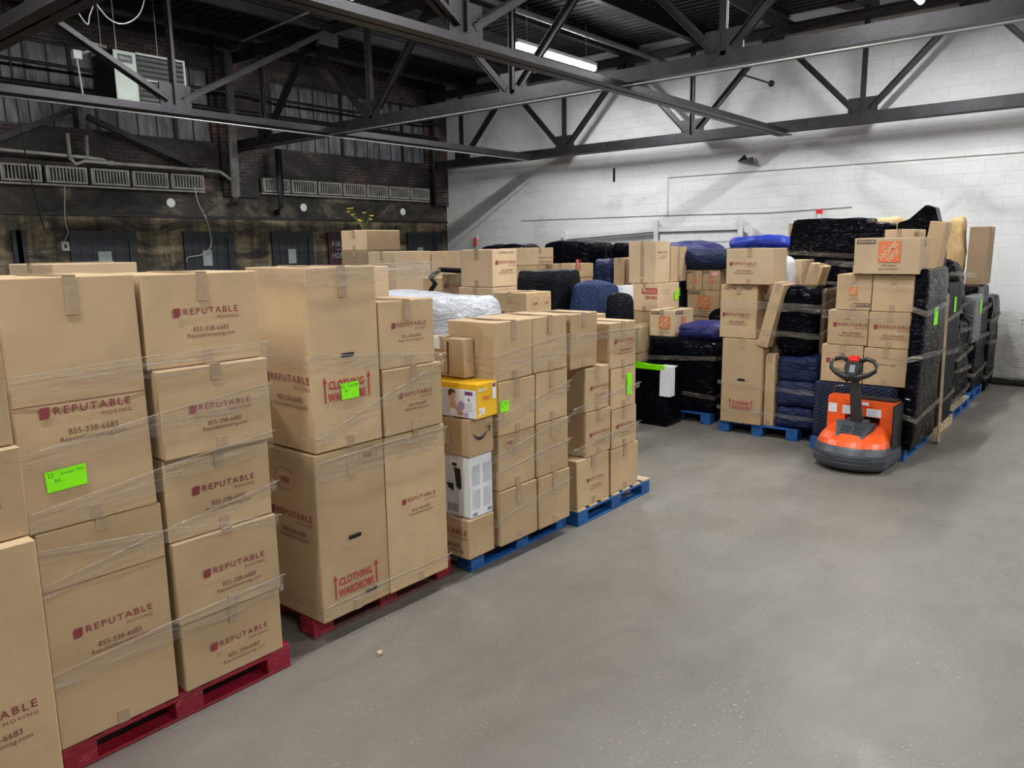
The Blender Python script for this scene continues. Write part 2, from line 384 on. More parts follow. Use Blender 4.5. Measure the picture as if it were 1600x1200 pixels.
def green_note(par, face, dims, uu, vv, w=.14, h=.09, rot=0, lines=2, seed=0):
    P = PR(); P.p([(0, 0), (w, .0), (w*1.02, h), (0, h*.98)], 'neon_green'); random.seed(seed)
    P.t('22', .06*w, .2*w, h*.68, h*.2, 'ink_pen', 0, .0006); P.t('Joseph Mill', .38*w, .95*w, h*.68, h*.18, 'ink_pen', 0, .0006)
    if lines > 1: P.t('BG', .22*w, .36*w, h*.42, h*.16, 'ink_pen', 0, .0006)
    o = P.build('paper_label', par); o['label'] = 'neon green paper label with handwriting'
    o.matrix_local = face_M(face, *dims, uu, vv, .006) @ Matrix.Rotation(rot, 4, 'Z'); return o

CARTC = {}
def carton_mesh(w, d, h, seed, mat, bulge=.006):
    bm = bmesh.new(); bmesh.ops.create_cube(bm, size=1)
    for v in bm.verts: v.co = Vector((v.co.x*w, v.co.y*d, (v.co.z+.5)*h))
    bmesh.ops.bevel(bm, geom=bm.edges[:], offset=.006, segments=1, affect='EDGES')
    bmesh.ops.subdivide_edges(bm, edges=[e for e in bm.edges if e.calc_length() > .05], cuts=5, use_grid_fill=True)
    sd = Vector((seed*3.1, seed*1.7, seed*.9)); rnd = random.Random(seed)
    sh = [rnd.uniform(-.006, .006) for _ in range(4)]
    for v in bm.verts:
        p = v.co; fx, fy, fz = p.x/w*2, p.y/d*2, p.z/h*2-1
        n = noise.noise(p*3+sd)*bulge
        inn = (1-fx*fx*.98)*(1-fz*fz*.98) ; inn2 = (1-fy*fy*.98)*(1-fz*fz*.98)
        if abs(fy) > .97: p.y -= math.copysign(1, fy)*(.004+n)*inn
        if abs(fx) > .97: p.x -= math.copysign(1, fx)*(.004+n)*inn2
        if fz > .97: p.z -= (.006+n)*(1-fx*fx)*(1-fy*fy)
        p.x += sh[0]*fz*.5; p.y += sh[1]*fz*.5
    me = bpy.data.meshes.new('carton_body'); bm.to_mesh(me); bm.free(); me.materials.append(MAT[mat]); return me
NC = [0]
def carton(label, x0, x1, y0, y1, z0, z1, pr=(), tape='x', group=None, mat='cardboard', name='cardboard_carton', cat='cardboard box', rz=None, hole=None, note=None, drop=.1, tilt=None, seam=True, botape=True):
    NC[0] += 1; sd = NC[0]; rnd = random.Random(sd)
    w, d, h = x1-x0, y1-y0, z1-z0
    if rz is None: rz = rnd.uniform(-.012, .012)
    t = thing(name, label, cat, ((x0+x1)/2, (y0+y1)/2, z0), rz, group)
    if tilt: t.rotation_euler = (tilt[0], tilt[1], rz)
    body = link('carton_body', carton_mesh(w-.004, d-.004, h-.003, sd, mat), t)
    e = .0022; tw = .026
    if seam:      # flap seam on top with the tape over it and folded down the side
        S = MB()
        if tape == 'x':
            S.box(-w/2-e, w/2+e, -tw, tw, h-.004, h+e, 'tape'); S.box(w/2-.004, w/2+e, -tw, tw, h-drop, h, 'tape'); S.box(-w/2-e, -w/2+.004, -tw, tw, h-drop, h, 'tape')
            if botape: MB().box(w/2-.004, w/2+e, -tw*.9, tw*1.1, .004, .07, 'tape').build('packing_tape', t)
        else:
            S.box(-tw, tw, -d/2-e, d/2+e, h-.004, h+e, 'tape'); S.box(-tw, tw, -d/2-e, -d/2+.004, h-drop, h, 'tape'); S.box(-tw, tw, d/2-.004, d/2+e, h-drop, h, 'tape')
            if botape: MB().box(-tw, tw, -d/2-e, -d/2+.004, .004, .07, 'tape').build('packing_tape', t)
        S.build('packing_tape', t)
    dims = (w, d, h)
    for q in pr:
        add_print(t, q[0], q[1], dims, q[2], q[3], q[4], *(q[5:6]))
        if q[0] == 'rep': add_print(t, 'reptel', q[1], dims, q[2], q[3], q[4], *(q[5:6]), name='printed_text')
    if hole:
        for (fc, uu, vv) in hole:
            P = PR(); P.p([(-.045, -.012), (.045, -.012), (.05, 0), (.045, .014), (-.045, .014), (-.05, 0)], 'hole_black'); o = P.build('hand_hole', t)
            o.matrix_local = face_M(fc, w, d, h, uu, vv, .003)
    if note: green_note(t, note[0], dims, *note[1:])
    return t

# --- pallets
PAL = {}
def pallet(label, x0, y0, color, group=None, name='wooden_pallet', rz=0, L=1.219, Wd=1.016, z=0, worn=False, dirty=False):
    """block pallet; the 48 inch side runs along y (or x)"""
    t = thing(name, label, 'pallet', (x0, y0, z), rz, group or f'{color} block pallets')
    top = 'raw_wood' if worn else color+'_paint'
    key = (color, worn, dirty)
    if key not in PAL:
        D = {}
        a = MB().box(0, Wd, 0, .12, 0, .018, top); D['deck'] = a.mesh('deck_board')
        a = MB().box(0, .14, 0, L, 0, .02, color+'_paint'); D['str'] = a.mesh('stringer_board')
        a = MB().box(0, .14, 0, .15, 0, .088, color+'_paint'); D['blk'] = a.mesh('block')
        a = MB().box(0, .10, 0, L, 0, .016, 'dirty_wood' if dirty else color+'_paint'); D['bot'] = a.mesh('bottom_board')
        for k_ in ('deck', 'str', 'blk', 'bot'):
            bm = bmesh.new(); bm.from_mesh(D[k_]); bmesh.ops.bevel(bm, geom=bm.edges[:], offset=.003, segments=1, affect='EDGES'); bm.to_mesh(D[k_]); bm.free()
        PAL[key] = D
    D = PAL[key]
    for k in range(7): o = link('deck_board', D['deck'], t); o.location = (0, k*(L-.12)/6, .126)
    for k in range(3): o = link('stringer_board', D['str'], t); o.location = (k*(Wd-.14)/2, 0, .106)
    for i in range(3):
        for j in range(3): o = link('block', D['blk'], t); o.location = (i*(Wd-.14)/2, j*(L-.15)/2, .017)
    for k in range(3): o = link('bottom_board', D['bot'], t); o.location = (k*(Wd-.10)/2, 0, .0005)
    return t

# --- soft wrapped goods
def soft(name, label, cat, x0, x1, y0, y1, z0, z1, mat, rnd=.12, amp=.025, seed=1, group=None, sag=0, shear=(0, 0), bands=0, band_mat='film_thick', n=14, rot=None, taper=0, sc=3.0, rz=0):
    w, d, h = x1-x0, y1-y0, z1-z0
    bm = bmesh.new(); bmesh.ops.create_cube(bm, size=2); bmesh.ops.subdivide_edges(bm, edges=bm.edges[:], cuts=n, use_grid_fill=True)
    sd = Vector((seed*5.3, seed*2.1, seed*7.7)); rr = min(rnd, w/2, d/2, h/2)
    for v in bm.verts:
        p = Vector((v.co.x*w/2, v.co.y*d/2, v.co.z*h/2))
        q = Vector((max(-w/2+rr, min(w/2-rr, p.x)), max(-d/2+rr, min(d/2-rr, p.y)), max(-h/2+rr, min(h/2-rr, p.z))))
        dd = p-q
        if dd.length > 1e-6: p = q + dd.normalized()*min(rr, dd.length) if dd.length > rr else q+dd
        fz = p.z/h*2
        nv = noise.noise_vector(p*sc+sd)*amp + noise.noise_vector(p*sc*2.7+sd)*amp*.4
        if fz < -.9: nv.z = abs(nv.z)*.2
        p += nv; p.z = max(p.z, -h/2)
        if sag: p.z -= sag*max(0, fz)*((p.x/w*2)**2*.5+(p.y/d*2)**2*.5)
        if taper: p.x *= 1-taper*(fz+1)/2; p.y *= 1-taper*(fz+1)/2
        p.x += shear[0]*(fz+1)/2; p.y += shear[1]*(fz+1)/2
        v.co = p + Vector((0, 0, h/2))
    me = bpy.data.meshes.new(name); bm.to_mesh(me); bm.free(); me.materials.append(MAT[mat])
    for p in me.polygons: p.use_smooth = True
    t = thing(name, label, cat, ((x0+x1)/2, (y0+y1)/2, z0), rz, group)
    if rot: t.rotation_euler = rot
    link('wrapped_cover', me, t)
    if bands:
        for k in range(bands):
            zz = h*(k+.7)/(bands+.4); B = MB(); a = w/2+.012+amp*.5; b_ = d/2+.012+amp*.5
            pts = [(-a, -b_), (a, -b_), (a, b_), (-a, b_)]; tl = .06*((k % 2)*2-1)
            for i in range(4):
                p, q = pts[i], pts[(i+1) % 4]; s_ = [0, tl, 0, tl]
                sx = shear[0]*zz/h; sy = shear[1]*zz/h
                B.poly([(p[0]+sx, p[1]+sy, zz+s_[i]-.03), (q[0]+sx, q[1]+sy, zz+s_[(i+1) % 4]-.03), (q[0]+sx, q[1]+sy, zz+s_[(i+1) % 4]+.03), (p[0]+sx, p[1]+sy, zz+s_[i]+.03)], band_mat)
            B.build('film_band', t)
    return t
def film(label, x0, x1, y0, y1, levels, mat='film', wd=.46, group='clear stretch film bands round the loads'):
    """bands of clear film wound round a load: levels = (z at near edge, z at far edge, height)"""
    t = thing('stretch_film', label, 'stretch film', (x1, y0, levels[0][0]), 0, group)
    for k, (za, zb, hh) in enumerate(levels):
        B = MB(); random.seed(k+int(y0*7)); n = 14; zo = levels[0][0]
        path = [(x0-x0, 0+0.0, za)]
        seq = [((x1-wd, y0-.008), za+.03), ((x1+.002, y0-.008), za), ((x1+.002, y1-.012), zb), ((x1-wd, y1-.012), zb+.03)]
        # pts along: -Y side, +X side, +Y side
        for i in range(3):
            (p, z_a), (q, z_b) = seq[i], seq[i+1]
            prev = None
            for j in range(n+1):
                s_ = j/n; x = p[0]+(q[0]-p[0])*s_-x0; y = p[1]+(q[1]-p[1])*s_-y0; x += x0-x1; z = z_a+(z_b-z_a)*s_-zo
                wv = .008*sin(j*1.3+k); cur = ((x, y, z+wv-hh/2), (x, y, z+wv*.4+hh/2))
                if prev: B.poly([prev[0], cur[0], cur[1], prev[1]], mat)
                prev = cur
        # bunched rope of film along one edge of the band
        B.tube([(.012, 0, za-zo+hh/2), (.014, (y1-y0)/2, (za+zb)/2-zo+hh/2+.01), (.014, y1-y0, zb-zo+hh/2)], .0035, 'film_thick', 5)
        B.build('film_band', t)
    return t

# ================================================================== the room
XL, YW, ZC = -14.77, 15.15, 6.55
struct(MB().box(XL-.3, 5.3, -6.3, YW+.3, -.2, 0, 'concrete_floor').build('floor'))
struct(MB().box(XL-.3, 5.3, YW, YW+.3, 0, ZC+.6, 'white_block').build('wall_far'))
struct(MB().box(XL-.3, 5.3, -6.3, -6, 0, ZC+.6, 'back_wall').build('wall_near'))
struct(MB().box(5, 5.3, -6, YW, 0, ZC+.6, 'back_wall').build('wall_right'))
# left wall: stained concrete below, sooty band, brick above with pilasters, window openings left free
B = MB(); X0 = XL-.3
B.box(X0, XL, -6, YW, 0, 3.06, 'stained_concrete')
B.box(X0, XL+.03, -6, YW, 3.06, 3.11, 'steel_black')
B.box(X0, XL, -6, YW, 3.11, 3.60, 'sooty_concrete')
B.box(X0, XL-.02, -6, YW, 3.60, 4.55, 'old_brick')
B.box(X0, XL-.02, -6, YW, 5.95, ZC+.6, 'old_brick')
WIN = [(-1.0, 2.6), (4.2, 8.55), (9.95, 14.45)]
prev = -6
for a, b_ in WIN:
    B.box(X0, XL-.02, prev, a, 4.55, 5.95, 'old_brick'); prev = b_
B.box(X0, XL-.02, prev, YW, 4.55, 5.95, 'old_brick')
for a, b_ in ((2.9, 3.9), (8.65, 9.45), (14.55, YW)):
    B.box(XL-.02, XL+.08, a, b_, 3.5, ZC+.4, 'old_brick')
struct(B.build('wall_left'))
for i, (a, b_) in enumerate(WIN):
    F = MB(); n = round((b_-a)/.36)
    for zz in (4.55, 5.02, 5.48, 5.92): F.box(XL-.12, XL-.07, a, b_, zz-.015, zz+.015, 'steel_black')
    for k in range(n+1):
        y = a+(b_-a)*k/n; wd = .035 if k % 5 == 0 else .012
        F.box(XL-.13, XL-.05 if k % 5 == 0 else XL-.08, y-wd, y+wd, 4.55, 5.95, 'steel_black')
    wo = struct(F.build(f'window_{i+1}'))
    g = MB().box(XL-.10, XL-.092, a, b_, 4.55, 5.95, 'frosted_pane').build('window_pane', wo)
# radiators
def radiator(y0, y1, z0, label, grp):
    t = thing('wall_radiator', label, 'radiator', (XL+.10, y0, z0), 0, grp); L = y1-y0
    B = MB(); B.box(-.04, .05, 0, L, 0, .03, 'radiator_paint'); B.box(-.04, .05, 0, L, .25, .28, 'radiator_paint')
    B.box(-.04, .05, 0, .035, .03, .25, 'radiator_paint'); B.box(-.04, .05, L-.035, L, .03, .25, 'radiator_paint'); B.build('frame', t)
    F = MB(); n = int(L/.055)
    for k in range(1, n): y = L*k/n; F.box(-.035, .04, y-.009, y+.009, .03, .25, 'radiator_paint')
    F.build('fins', t)
    Bk = MB().box(-.10, -.06, 0, L, -.02, .26, 'steel_black'); Bk.build('back_plate', t)
for k, (a, b_) in enumerate([(4.0, 4.63), (4.67, 5.28), (5.35, 6.01), (6.08, 6.74), (6.8, 7.47), (7.53, 8.19)]):
    radiator(a, b_, 3.60, 'grey finned wall radiator in the left run, under the windows behind the heater', 'radiators of the left run')
for k, (a, b_) in enumerate([(9.52, 10.17), (10.22, 10.87), (10.92, 11.57), (11.62, 12.27), (12.32, 12.97), (13.02, 13.68), (13.73, 14.38)]):
    radiator(a, b_, 3.63, 'pale finned wall radiator in the right run, under the windows near the white wall', 'radiators of the right run')
B = MB(); B.box(XL, XL+.12, 3.9, 8.22, 3.55, 3.58, 'radiator_paint'); tag(B.build('radiator_shelf'), 'long grey ledge under the left run of radiators', 'shelf', 'radiator ledges')
B = MB(); B.box(XL, XL+.12, 9.5, 14.4, 3.58, 3.61, 'radiator_paint'); tag(B.build('radiator_shelf'), 'long grey ledge under the right run of radiators', 'shelf', 'radiator ledges')
# doors in the left wall
def wdoor(i, y0, y1, mat='door_paint', paper=None):
    F = MB(); zt = 2.80
    F.box(XL, XL+.05, y0, y0+.14, 0, zt, mat); F.box(XL, XL+.05, y1-.14, y1, 0, zt, mat); F.box(XL, XL+.05, y0+.14, y1-.14, zt-.14, zt, mat)
    o = struct(F.build(f'door_{i}'))
    L = MB(); L.box(XL-.01, XL+.02, y0+.14, y1-.14, 0, zt-.14, mat)
    for q in range(5): y = y0+.2+(y1-y0-.4)*q/4; L.box(XL+.02, XL+.028, y-.012, y+.012, .1, zt-.2, mat)
    L.build('door_leaf', o)
    if paper: p = MB().box(XL+.02, XL+.034, paper[0], paper[1], 2.12, 2.43, 'paper_grey').build('paper_notice', o)
    return o
wdoor(1, 4.75, 4.95+.0); wdoor(2, 5.63, 6.80, paper=(6.1, 6.33)); wdoor(3, 7.72, 8.80, paper=(8.1, 8.3)); wdoor(4, 9.70, 10.77, paper=(10.1, 10.3))
d5 = wdoor(5, 11.18, 12.1, 'red_door_paint'); wdoor(6, 13.66, 14.76, paper=(14.0, 14.2))
P = PR(); P.t('FIRE', 0, .36, .22, .12, 'paper_grey', .01); P.r(.12, .24, .14, .155, 'paper_grey'); P.t('HOSE', 0, .36, -.05, .12, 'paper_grey', .01)
o = P.build('lettering', d5); o.matrix_local = Matrix.Translation((XL+.056, 11.28, 2.26)) @ Matrix(((0, 0, 1), (1, 0, 0), (0, 1, 0))).to_4x4(); o['label'] = 'worn white FIRE HOSE lettering'
# pipes on the left wall
def pipe(label, pts, rad, mat, cat='pipe', name='wall_pipe', n=10, fit=()):
    t = thing(name, label, cat, pts[0]); p0 = Vector(pts[0])
    MB().tube([Vector(p)-p0 for p in pts], rad, mat, n).build('pipe_run', t, smooth=True)
    for q in fit:
        q = Vector(q)-p0; MB().tube([q-Vector((0, .05, 0)), q+Vector((0, .05, 0))], rad*1.5, mat, n).build('pipe_fitting', t, smooth=True)
    return t
xp = XL+.18
pipe('white painted pipe running level above the left radiators', [(xp, 2.5, 4.12), (xp, 6.05, 4.05), (xp, 6.3, 4.03), (xp, 6.42, 3.96)], .028, 'pipe_paint', fit=[(xp, 4.4, 4.08)])
pipe('white heating pipe bending down to the big riser', [(xp+.06, 5.72, 4.02), (xp+.06, 5.8, 3.92), (xp+.06, 5.95, 3.98), (xp+.06, 8.2, 3.97), (xp+.06, 8.5, 3.96), (xp+.06, 8.72, 3.82)], .03, 'pipe_paint', fit=[(xp+.06, 8.15, 3.97), (xp+.06, 6.4, 3.98)])
pipe('short upright white pipe, the left of the two over the radiators', [(xp+.06, 5.72, 4.42), (xp+.06, 5.72, 3.98)], .03, 'pipe_paint')
pipe('short upright white pipe, the right of the two over the radiators', [(xp, 6.05, 4.42), (xp, 6.03, 4.02)], .028, 'pipe_paint')
pipe('thick worn grey riser pipe between the two window bays', [(XL+.25, 8.85, 6.3), (XL+.25, 8.80, 3.5), (XL+.16, 8.80, 3.38)], .085, 'pipe_grey', n=14)
pipe('black downpipe crossing the right run of radiators', [(XL+.3, 9.83, 4.5), (XL+.3, 9.83, 3.34), (XL+.1, 9.83, 3.2)], .07, 'steel_black', n=14)
pipe('black riser pipe in the corner by the white wall', [(XL+.16, 14.55, 6.2), (XL+.16, 14.55, 3.5)], .05, 'steel_black')
for (y, z) in ((7.55, 3.34), (10.59, 3.34), (13.56, 3.32)):
    lb = {7.55: 'white paper disc on the sooty wall, nearest the left radiators', 10.59: 'white paper disc on the sooty wall beside the black downpipe', 13.56: 'faint white disc on the sooty wall, furthest right'}[y]
    tag(MB().tube([(XL-.002, y, z), (XL+.012, y, z)], .085, 'paper_white', 18).build('wall_disc'), lb, 'disc', 'white discs on the sooty wall')
def cable(label, pts, rad=.006, mat='wire_white', name='hanging_cable', cat='cable'):
    # smooth the given points
    P_ = [Vector(p) for p in pts]; out = []
    for i in range(len(P_)-1):
        a, b_, c_, d_ = P_[max(i-1, 0)], P_[i], P_[i+1], P_[min(i+2, len(P_)-1)]
        for k in range(6):
            t = k/6; out.append(.5*((2*b_)+(c_-a)*t+(2*a-5*b_+4*c_-d_)*t*t+(3*b_-a-3*c_+d_)*t**3))
    out.append(P_[-1]); return tag(MB().tube(out, rad, mat, 5).build(name, smooth=True), label, cat)
cable('white cable looping down from the left radiators to the third door', [(XL+.2, 7.95, 3.65), (XL+.12, 8.05, 3.35), (XL+.12, 8.2, 3.0), (XL+.12, 8.25, 2.55), (XL+.12, 8.05, 2.35), (XL+.12, 7.75, 2.3), (XL+.12, 7.7, 2.2)], .009)
cable('thin white cable running down the stained wall to the switch box', [(XL+.2, 5.6, 3.55), (XL+.05, 5.6, 3.0), (XL+.05, 5.62, 2.75), (XL+.05, 5.5, 2.55)], .006)
sw = thing('switch_box', 'small grey switch box on the stained wall left of the second door', 'switch', (XL, 5.5, 2.45)); MB().box(0, .05, 0, .12, 0, .16, 'pipe_paint').build('box_body', sw); MB().box(.05, .06, .04, .08, .05, .11, 'ink_black').build('toggle', sw)
cable('black cable with a plug hanging in front of the left radiators', [(XL+.4, 4.9, 6.6), (XL+.4, 4.95, 4.5), (XL+.4, 5.05, 3.3), (XL+.35, 5.15, 2.8)], .012, 'steel_black')

# details on the white wall
def wline(label, pts, rad=.008, mat='pipe_paint'):
    t = tag(MB().tube([(x, YW-.012, z) for x, z in pts], rad, mat, 5).build('conduit'), label, 'conduit'); return t
wline('thin conduit running level across the white wall then down to the door track', [(-1.2, 3.76), (-8.17, 3.80), (-8.17, 2.98)])
wline('lower conduit crossing the white wall above the sliding door', [(-4.4, 3.02), (-5.98, 2.98), (-8.4, 3.02), (-12.2, 3.04)], .009)
wline('old conduit scar right of the dark wrapped goods', [(-1.4, 3.6), (-1.5, 1.1)], .005)
t = thing('sliding_door', 'white painted sliding fire door on an overhead track in the white wall', 'door', (-10.8, YW-.1, 0))
B = MB(); B.bar((0, 0, 2.60), (2.45, 0, 2.72), .03, .08, 'white_paint'); B.bar((2.45, 0, 2.72), (4.4, 0, 2.72), .03, .10, 'white_paint'); B.build('track', t)
B = MB(); B.bar((.05, -.02, 2.545), (2.40, -.02, 2.665), .02, .018, 'steel_black'); B.bar((2.50, -.02, 2.655), (4.28, -.02, 2.655), .02, .018, 'steel_black'); B.build('track_groove', t)  # thin black bars paint in the shade of the gap under the track
B = MB(); B.box(2.50, 4.36, .0, .05, .0, 2.62, 'white_paint')
for a in (2.58, 3.45): B.box(a, a+.8, -.012, 0, 1.4, 1.44, 'white_paint'); B.box(a, a+.8, -.012, 0, 2.44, 2.48, 'white_paint'); B.box(a, a+.03, -.012, 0, 1.4, 2.48, 'white_paint'); B.box(a+.77, a+.8, -.012, 0, 1.4, 2.48, 'white_paint')
B.build('door_leaf', t)
for x in (2.42, 4.32): MB().box(x-.05, x+.05, -.04, 0, 2.35, 2.92, 'white_paint').build('hanger_strap', t)
for x in (-.02, 4.5): q = MB(); q.tube([(x, -.06, 2.68), (x, 0, 2.68)], .09, 'white_paint', 16); q.tube([(x+.05, -.07, 2.58), (x+.05, 0, 2.58)], .05, 'white_paint', 12); q.build('pulley', t)
B = MB(); B.box(-9.55, -9.50, YW-.02, YW, 3.8, 4.1, 'steel_dark'); tag(B.build('wall_bracket'), 'small upright bracket stub high on the white wall', 'bracket', 'stubs of old brackets')
B = MB(); B.bar((-8.6, YW-.01, 4.1), (-8.62, YW-.01, 3.85), .02, .03, 'white_paint'); tag(B.build('wall_bracket'), 'white bracket stub under the truss on the white wall', 'bracket', 'stubs of old brackets')
B = MB(); B.poly([(-6.62, YW-.06, 4.0), (-6.45, YW-.12, 4.12), (-6.38, YW-.02, 3.98)], 'steel_dark'); B.poly([(-6.62, YW-.06, 4.0), (-6.30, YW-.05, 4.07), (-6.25, YW-.1, 3.92)], 'steel_dark'); B.box(-6.6, -6.3, YW-.03, YW, 3.97, 4.05, 'white_paint')
tag(B.build('wall_anchor'), 'bent dark metal anchor sticking out of the white wall', 'bracket')
B = MB(); B.tube([(-13.71, YW-.05, 2.45), (-13.71, YW-.05, 2.66)], .035, 'jack_red', 10); B.box(-13.76, -13.66, YW-.02, YW, 2.58, 2.74, 'white_paint'); tag(B.build('fire_alarm'), 'small red alarm fitting on the white wall near the dark corner', 'alarm')
B = MB(); B.box(-5.03, -4.93, YW-.04, YW, 2.92, 3.0, 'jack_red'); B.box(-5.01, -4.95, YW-.05, YW, 2.82, 2.92, 'white_paint'); tag(B.build('wall_sticker'), 'tiny red marker on the white wall above the black wrapped cabinet', 'marker')
struct(MB().box(-3.0, 5, YW-.05, YW, 0, .09, 'steel_black').build('baseboard_far'))

# ================================================================== roof: deck, purlins, trusses
B = MB(); y = -6.0; k = 0; prof = []
while y < YW:
    prof += [(y, ZC), (y+.07, ZC), (y+.10, ZC+.05), (y+.17, ZC+.05)]; y += .20
vs = []; fs = []
for i, (yy, zz) in enumerate(prof): vs += [(XL-.2, yy, zz), (5.2, yy, zz)]
for i in range(len(prof)-1): fs.append((2*i, 2*i+2, 2*i+3, 2*i+1))
B.raw(vs, fs, 'deck_metal'); B.box(XL-.3, 5.3, -6.3, YW+.3, ZC+.2, ZC+.3, 'deck_metal'); struct(B.build('ceiling'))
def beam_i(name, label, x, y0, y1, zb, h, w, grp, cat='beam'):
    B = MB(); L = y1-y0
    B.box(-w/2, w/2, 0, L, 0, .012, 'steel_dark'); B.box(-w/2, w/2, 0, L, h-.012, h, 'steel_dark'); B.box(-.006, .006, 0, L, .012, h-.012, 'steel_dark')
    o = B.build(name); o.location = (x, y0, zb); return tag(o, label, cat, grp)
for k, x in enumerate([-13.6, -12.0, -10.5, -8.95, -7.35, -5.75, -4.15, -2.6, -1.05, .5, 2.1]):
    beam_i('roof_purlin', 'dark steel purlin under the roof deck, running towards the white wall', x, -5.9, YW, 6.27, .27, .12, 'roof purlins')
def gusset(B, c, ax, w, h, mat='steel_dark', t=.012, off=.012):
    """plate with rivets at node c, in the plane spanned by ax and z"""
    ax = Vector(ax); nrm = Vector((0, 0, 1)).cross(ax)
    for sgn in (-1, 1):
        M = Matrix((ax, nrm, Vector((0, 0, 1)))).transposed().to_4x4(); M.translation = Vector(c)+nrm*sgn*off
        B.box(-w/2, w/2, -t/2, t/2, -.10, h, mat, M)
        for i, (a, b_) in enumerate([(-.4, -.04), (-.2, -.04), (0, -.04), (.2, -.04), (.4, -.04), (-.38, .6), (-.22, .42), (.38, .6), (.22, .42), (0, .5), (0, .8)]):
            q = Vector(c)+ax*(a*w)+Vector((0, 0, b_*h if b_ > 0 else b_))+nrm*sgn*(off+t/2)
            B.tube([q, q+nrm*sgn*.012], .013, mat, 6)
def dbl(B, p, q, ax, leg=.075, gap=.03, mat='steel_dark'):
    """member made of two angles back to back"""
    p = Vector(p); q = Vector(q); nrm = Vector((0, 0, 1)).cross(Vector(ax)); d = (q-p).normalized()
    for s_ in (-1, 1):
        o_ = nrm*s_*(gap/2+.005); B.bar(p+o_, q+o_, leg, .010, mat, up=nrm)
        side = d.cross(nrm)*leg/2; B.bar(p+o_+side+nrm*s_*leg*.35, q+o_+side+nrm*s_*leg*.35, leg*.7, .010, mat, up=d.cross(nrm))
def truss(label, fixed, axis, a0, a1, nodes, zb=4.42, zt=6.1, half=1.575, mat='steel_dark', grp='roof trusses', ch=.20):
    ax = (1, 0, 0) if axis == 'x' else (0, 1, 0)
    def P3(a, z, o_=0): return (a, fixed+o_, z) if axis == 'x' else (fixed+o_, a, z)
    org = Vector(P3(a0, zb)); t = thing('roof_truss', label, 'truss', org, 0, grp)
    def fin(B, nm):
        B.v = [tuple(Vector(v)-org) for v in B.v]; return B.build(nm, t)
    B = MB()
    for s_ in (-.02, .02): B.bar(P3(a0, zb+ch/2, s_), P3(a1, zb+ch/2, s_), .010, ch, mat)
    B.bar(P3(a0, zb+.006, -.08), P3(a1, zb+.006, -.08), .11, .012, mat); B.bar(P3(a0, zb+.006, .08), P3(a1, zb+.006, .08), .11, .012, mat)
    fin(B, 'bottom_chord')
    B = MB()
    for s_ in (-.02, .02): B.bar(P3(a0, zt+.08, s_), P3(a1, zt+.08, s_), .010, .16, mat)
    B.bar(P3(a0, zt+.15, -.07), P3(a1, zt+.15, -.07), .11, .012, mat); B.bar(P3(a0, zt+.15, .07), P3(a1, zt+.15, .07), .11, .012, mat)
    fin(B, 'top_chord')
    for nn in nodes:
        B = MB(); dbl(B, P3(nn, zb+.15), P3(nn, zt+.05), ax, .065, mat=mat); fin(B, 'vertical_post')
        for s_ in (-1, 1):
            if a0-.3 <= nn+s_*half <= a1+.3: B = MB(); dbl(B, P3(nn+s_*.12, zb+.22), P3(nn+s_*half, zt+.02), ax, .085, mat=mat); fin(B, 'diagonal_brace')
        B = MB(); gusset(B, P3(nn, zb+.10), ax, .48, .34, mat); fin(B, 'gusset_plate')
        B = MB(); gusset(B, P3(nn+half, zt-.12), ax, .42, .22, mat); 
        if nn+half < a1: fin(B, 'gusset_plate')
    return t
XN = [-13.65, -10.5, -7.38, -4.17, -1.0, 2.15]
truss('dark steel truss close in front of the white wall', 14.62, 'x', XL, 5, XN, 4.40)
truss('dark steel truss across the middle, holding the lit strip lamp in view', 9.02, 'x', XL, 5, XN, 4.42)
truss('dark steel truss nearest the camera, cut by the top left of the picture', 2.96, 'x', XL, 5, XN, 4.42)
truss('lengthwise lattice girder with the unit heater hanging behind it', -11.45, 'y', 2.96, 14.6, [6.07], 4.40, 6.1, 2.85, ch=.12, grp='lengthwise girders', mat='steel_dark')
truss('lengthwise lattice girder above the middle cartons, right of the heater', -5.50, 'y', 2.96, 14.6, [5.98], 4.33, 6.1, 2.85, ch=.12, grp='lengthwise girders')

def hanger(x, y, z0, z1): return MB().tube([(0, 0, 0), (0, 0, z1-z0)], .006, 'galvanised', 5)
# strip lights
def strip(label, x, y, z=5.80, L=2.44):
    t = thing('strip_light', label, 'strip light', (x, y, z), 0, 'fluorescent strip lights')
    B = MB(); B.box(-.055, .055, 0, L, .05, .11, 'white_paint'); B.build('housing', t)
    for s_ in (0, 1):
        B = MB(); B.tube([(0, .02+s_*1.22, .01), (0, 1.20+s_*1.22, .01)], .05, 'lamp_white', 12); B.build('lamp_tube', t, smooth=True)
    for yy in (.3, L-.3): o = hanger(0, 0, 0, .72).build('hanger_rod', t); o.location = (0, yy, .11)
    la = bpy.data.lights.new('strip_lamp', 'AREA'); la.shape = 'RECTANGLE'; la.size = .10; la.size_y = L; la.energy = LAMP_W; la.color = (.97, .985, 1)
    lo = bpy.data.objects.new('strip_lamp', la); COL.objects.link(lo); lo.parent = t; lo.location = (0, L/2, -.055)
LL = {(-8.85, 10.9): 'bright strip lamp hanging over the back rows, seen whole behind the middle truss', (-3.0, 10.6): 'strip lamp at the top right edge, over the wrapped goods'}
for x, y in LAMPS: strip(LL.get((x, y), 'strip lamp hanging under the roof outside the view'), x, y)

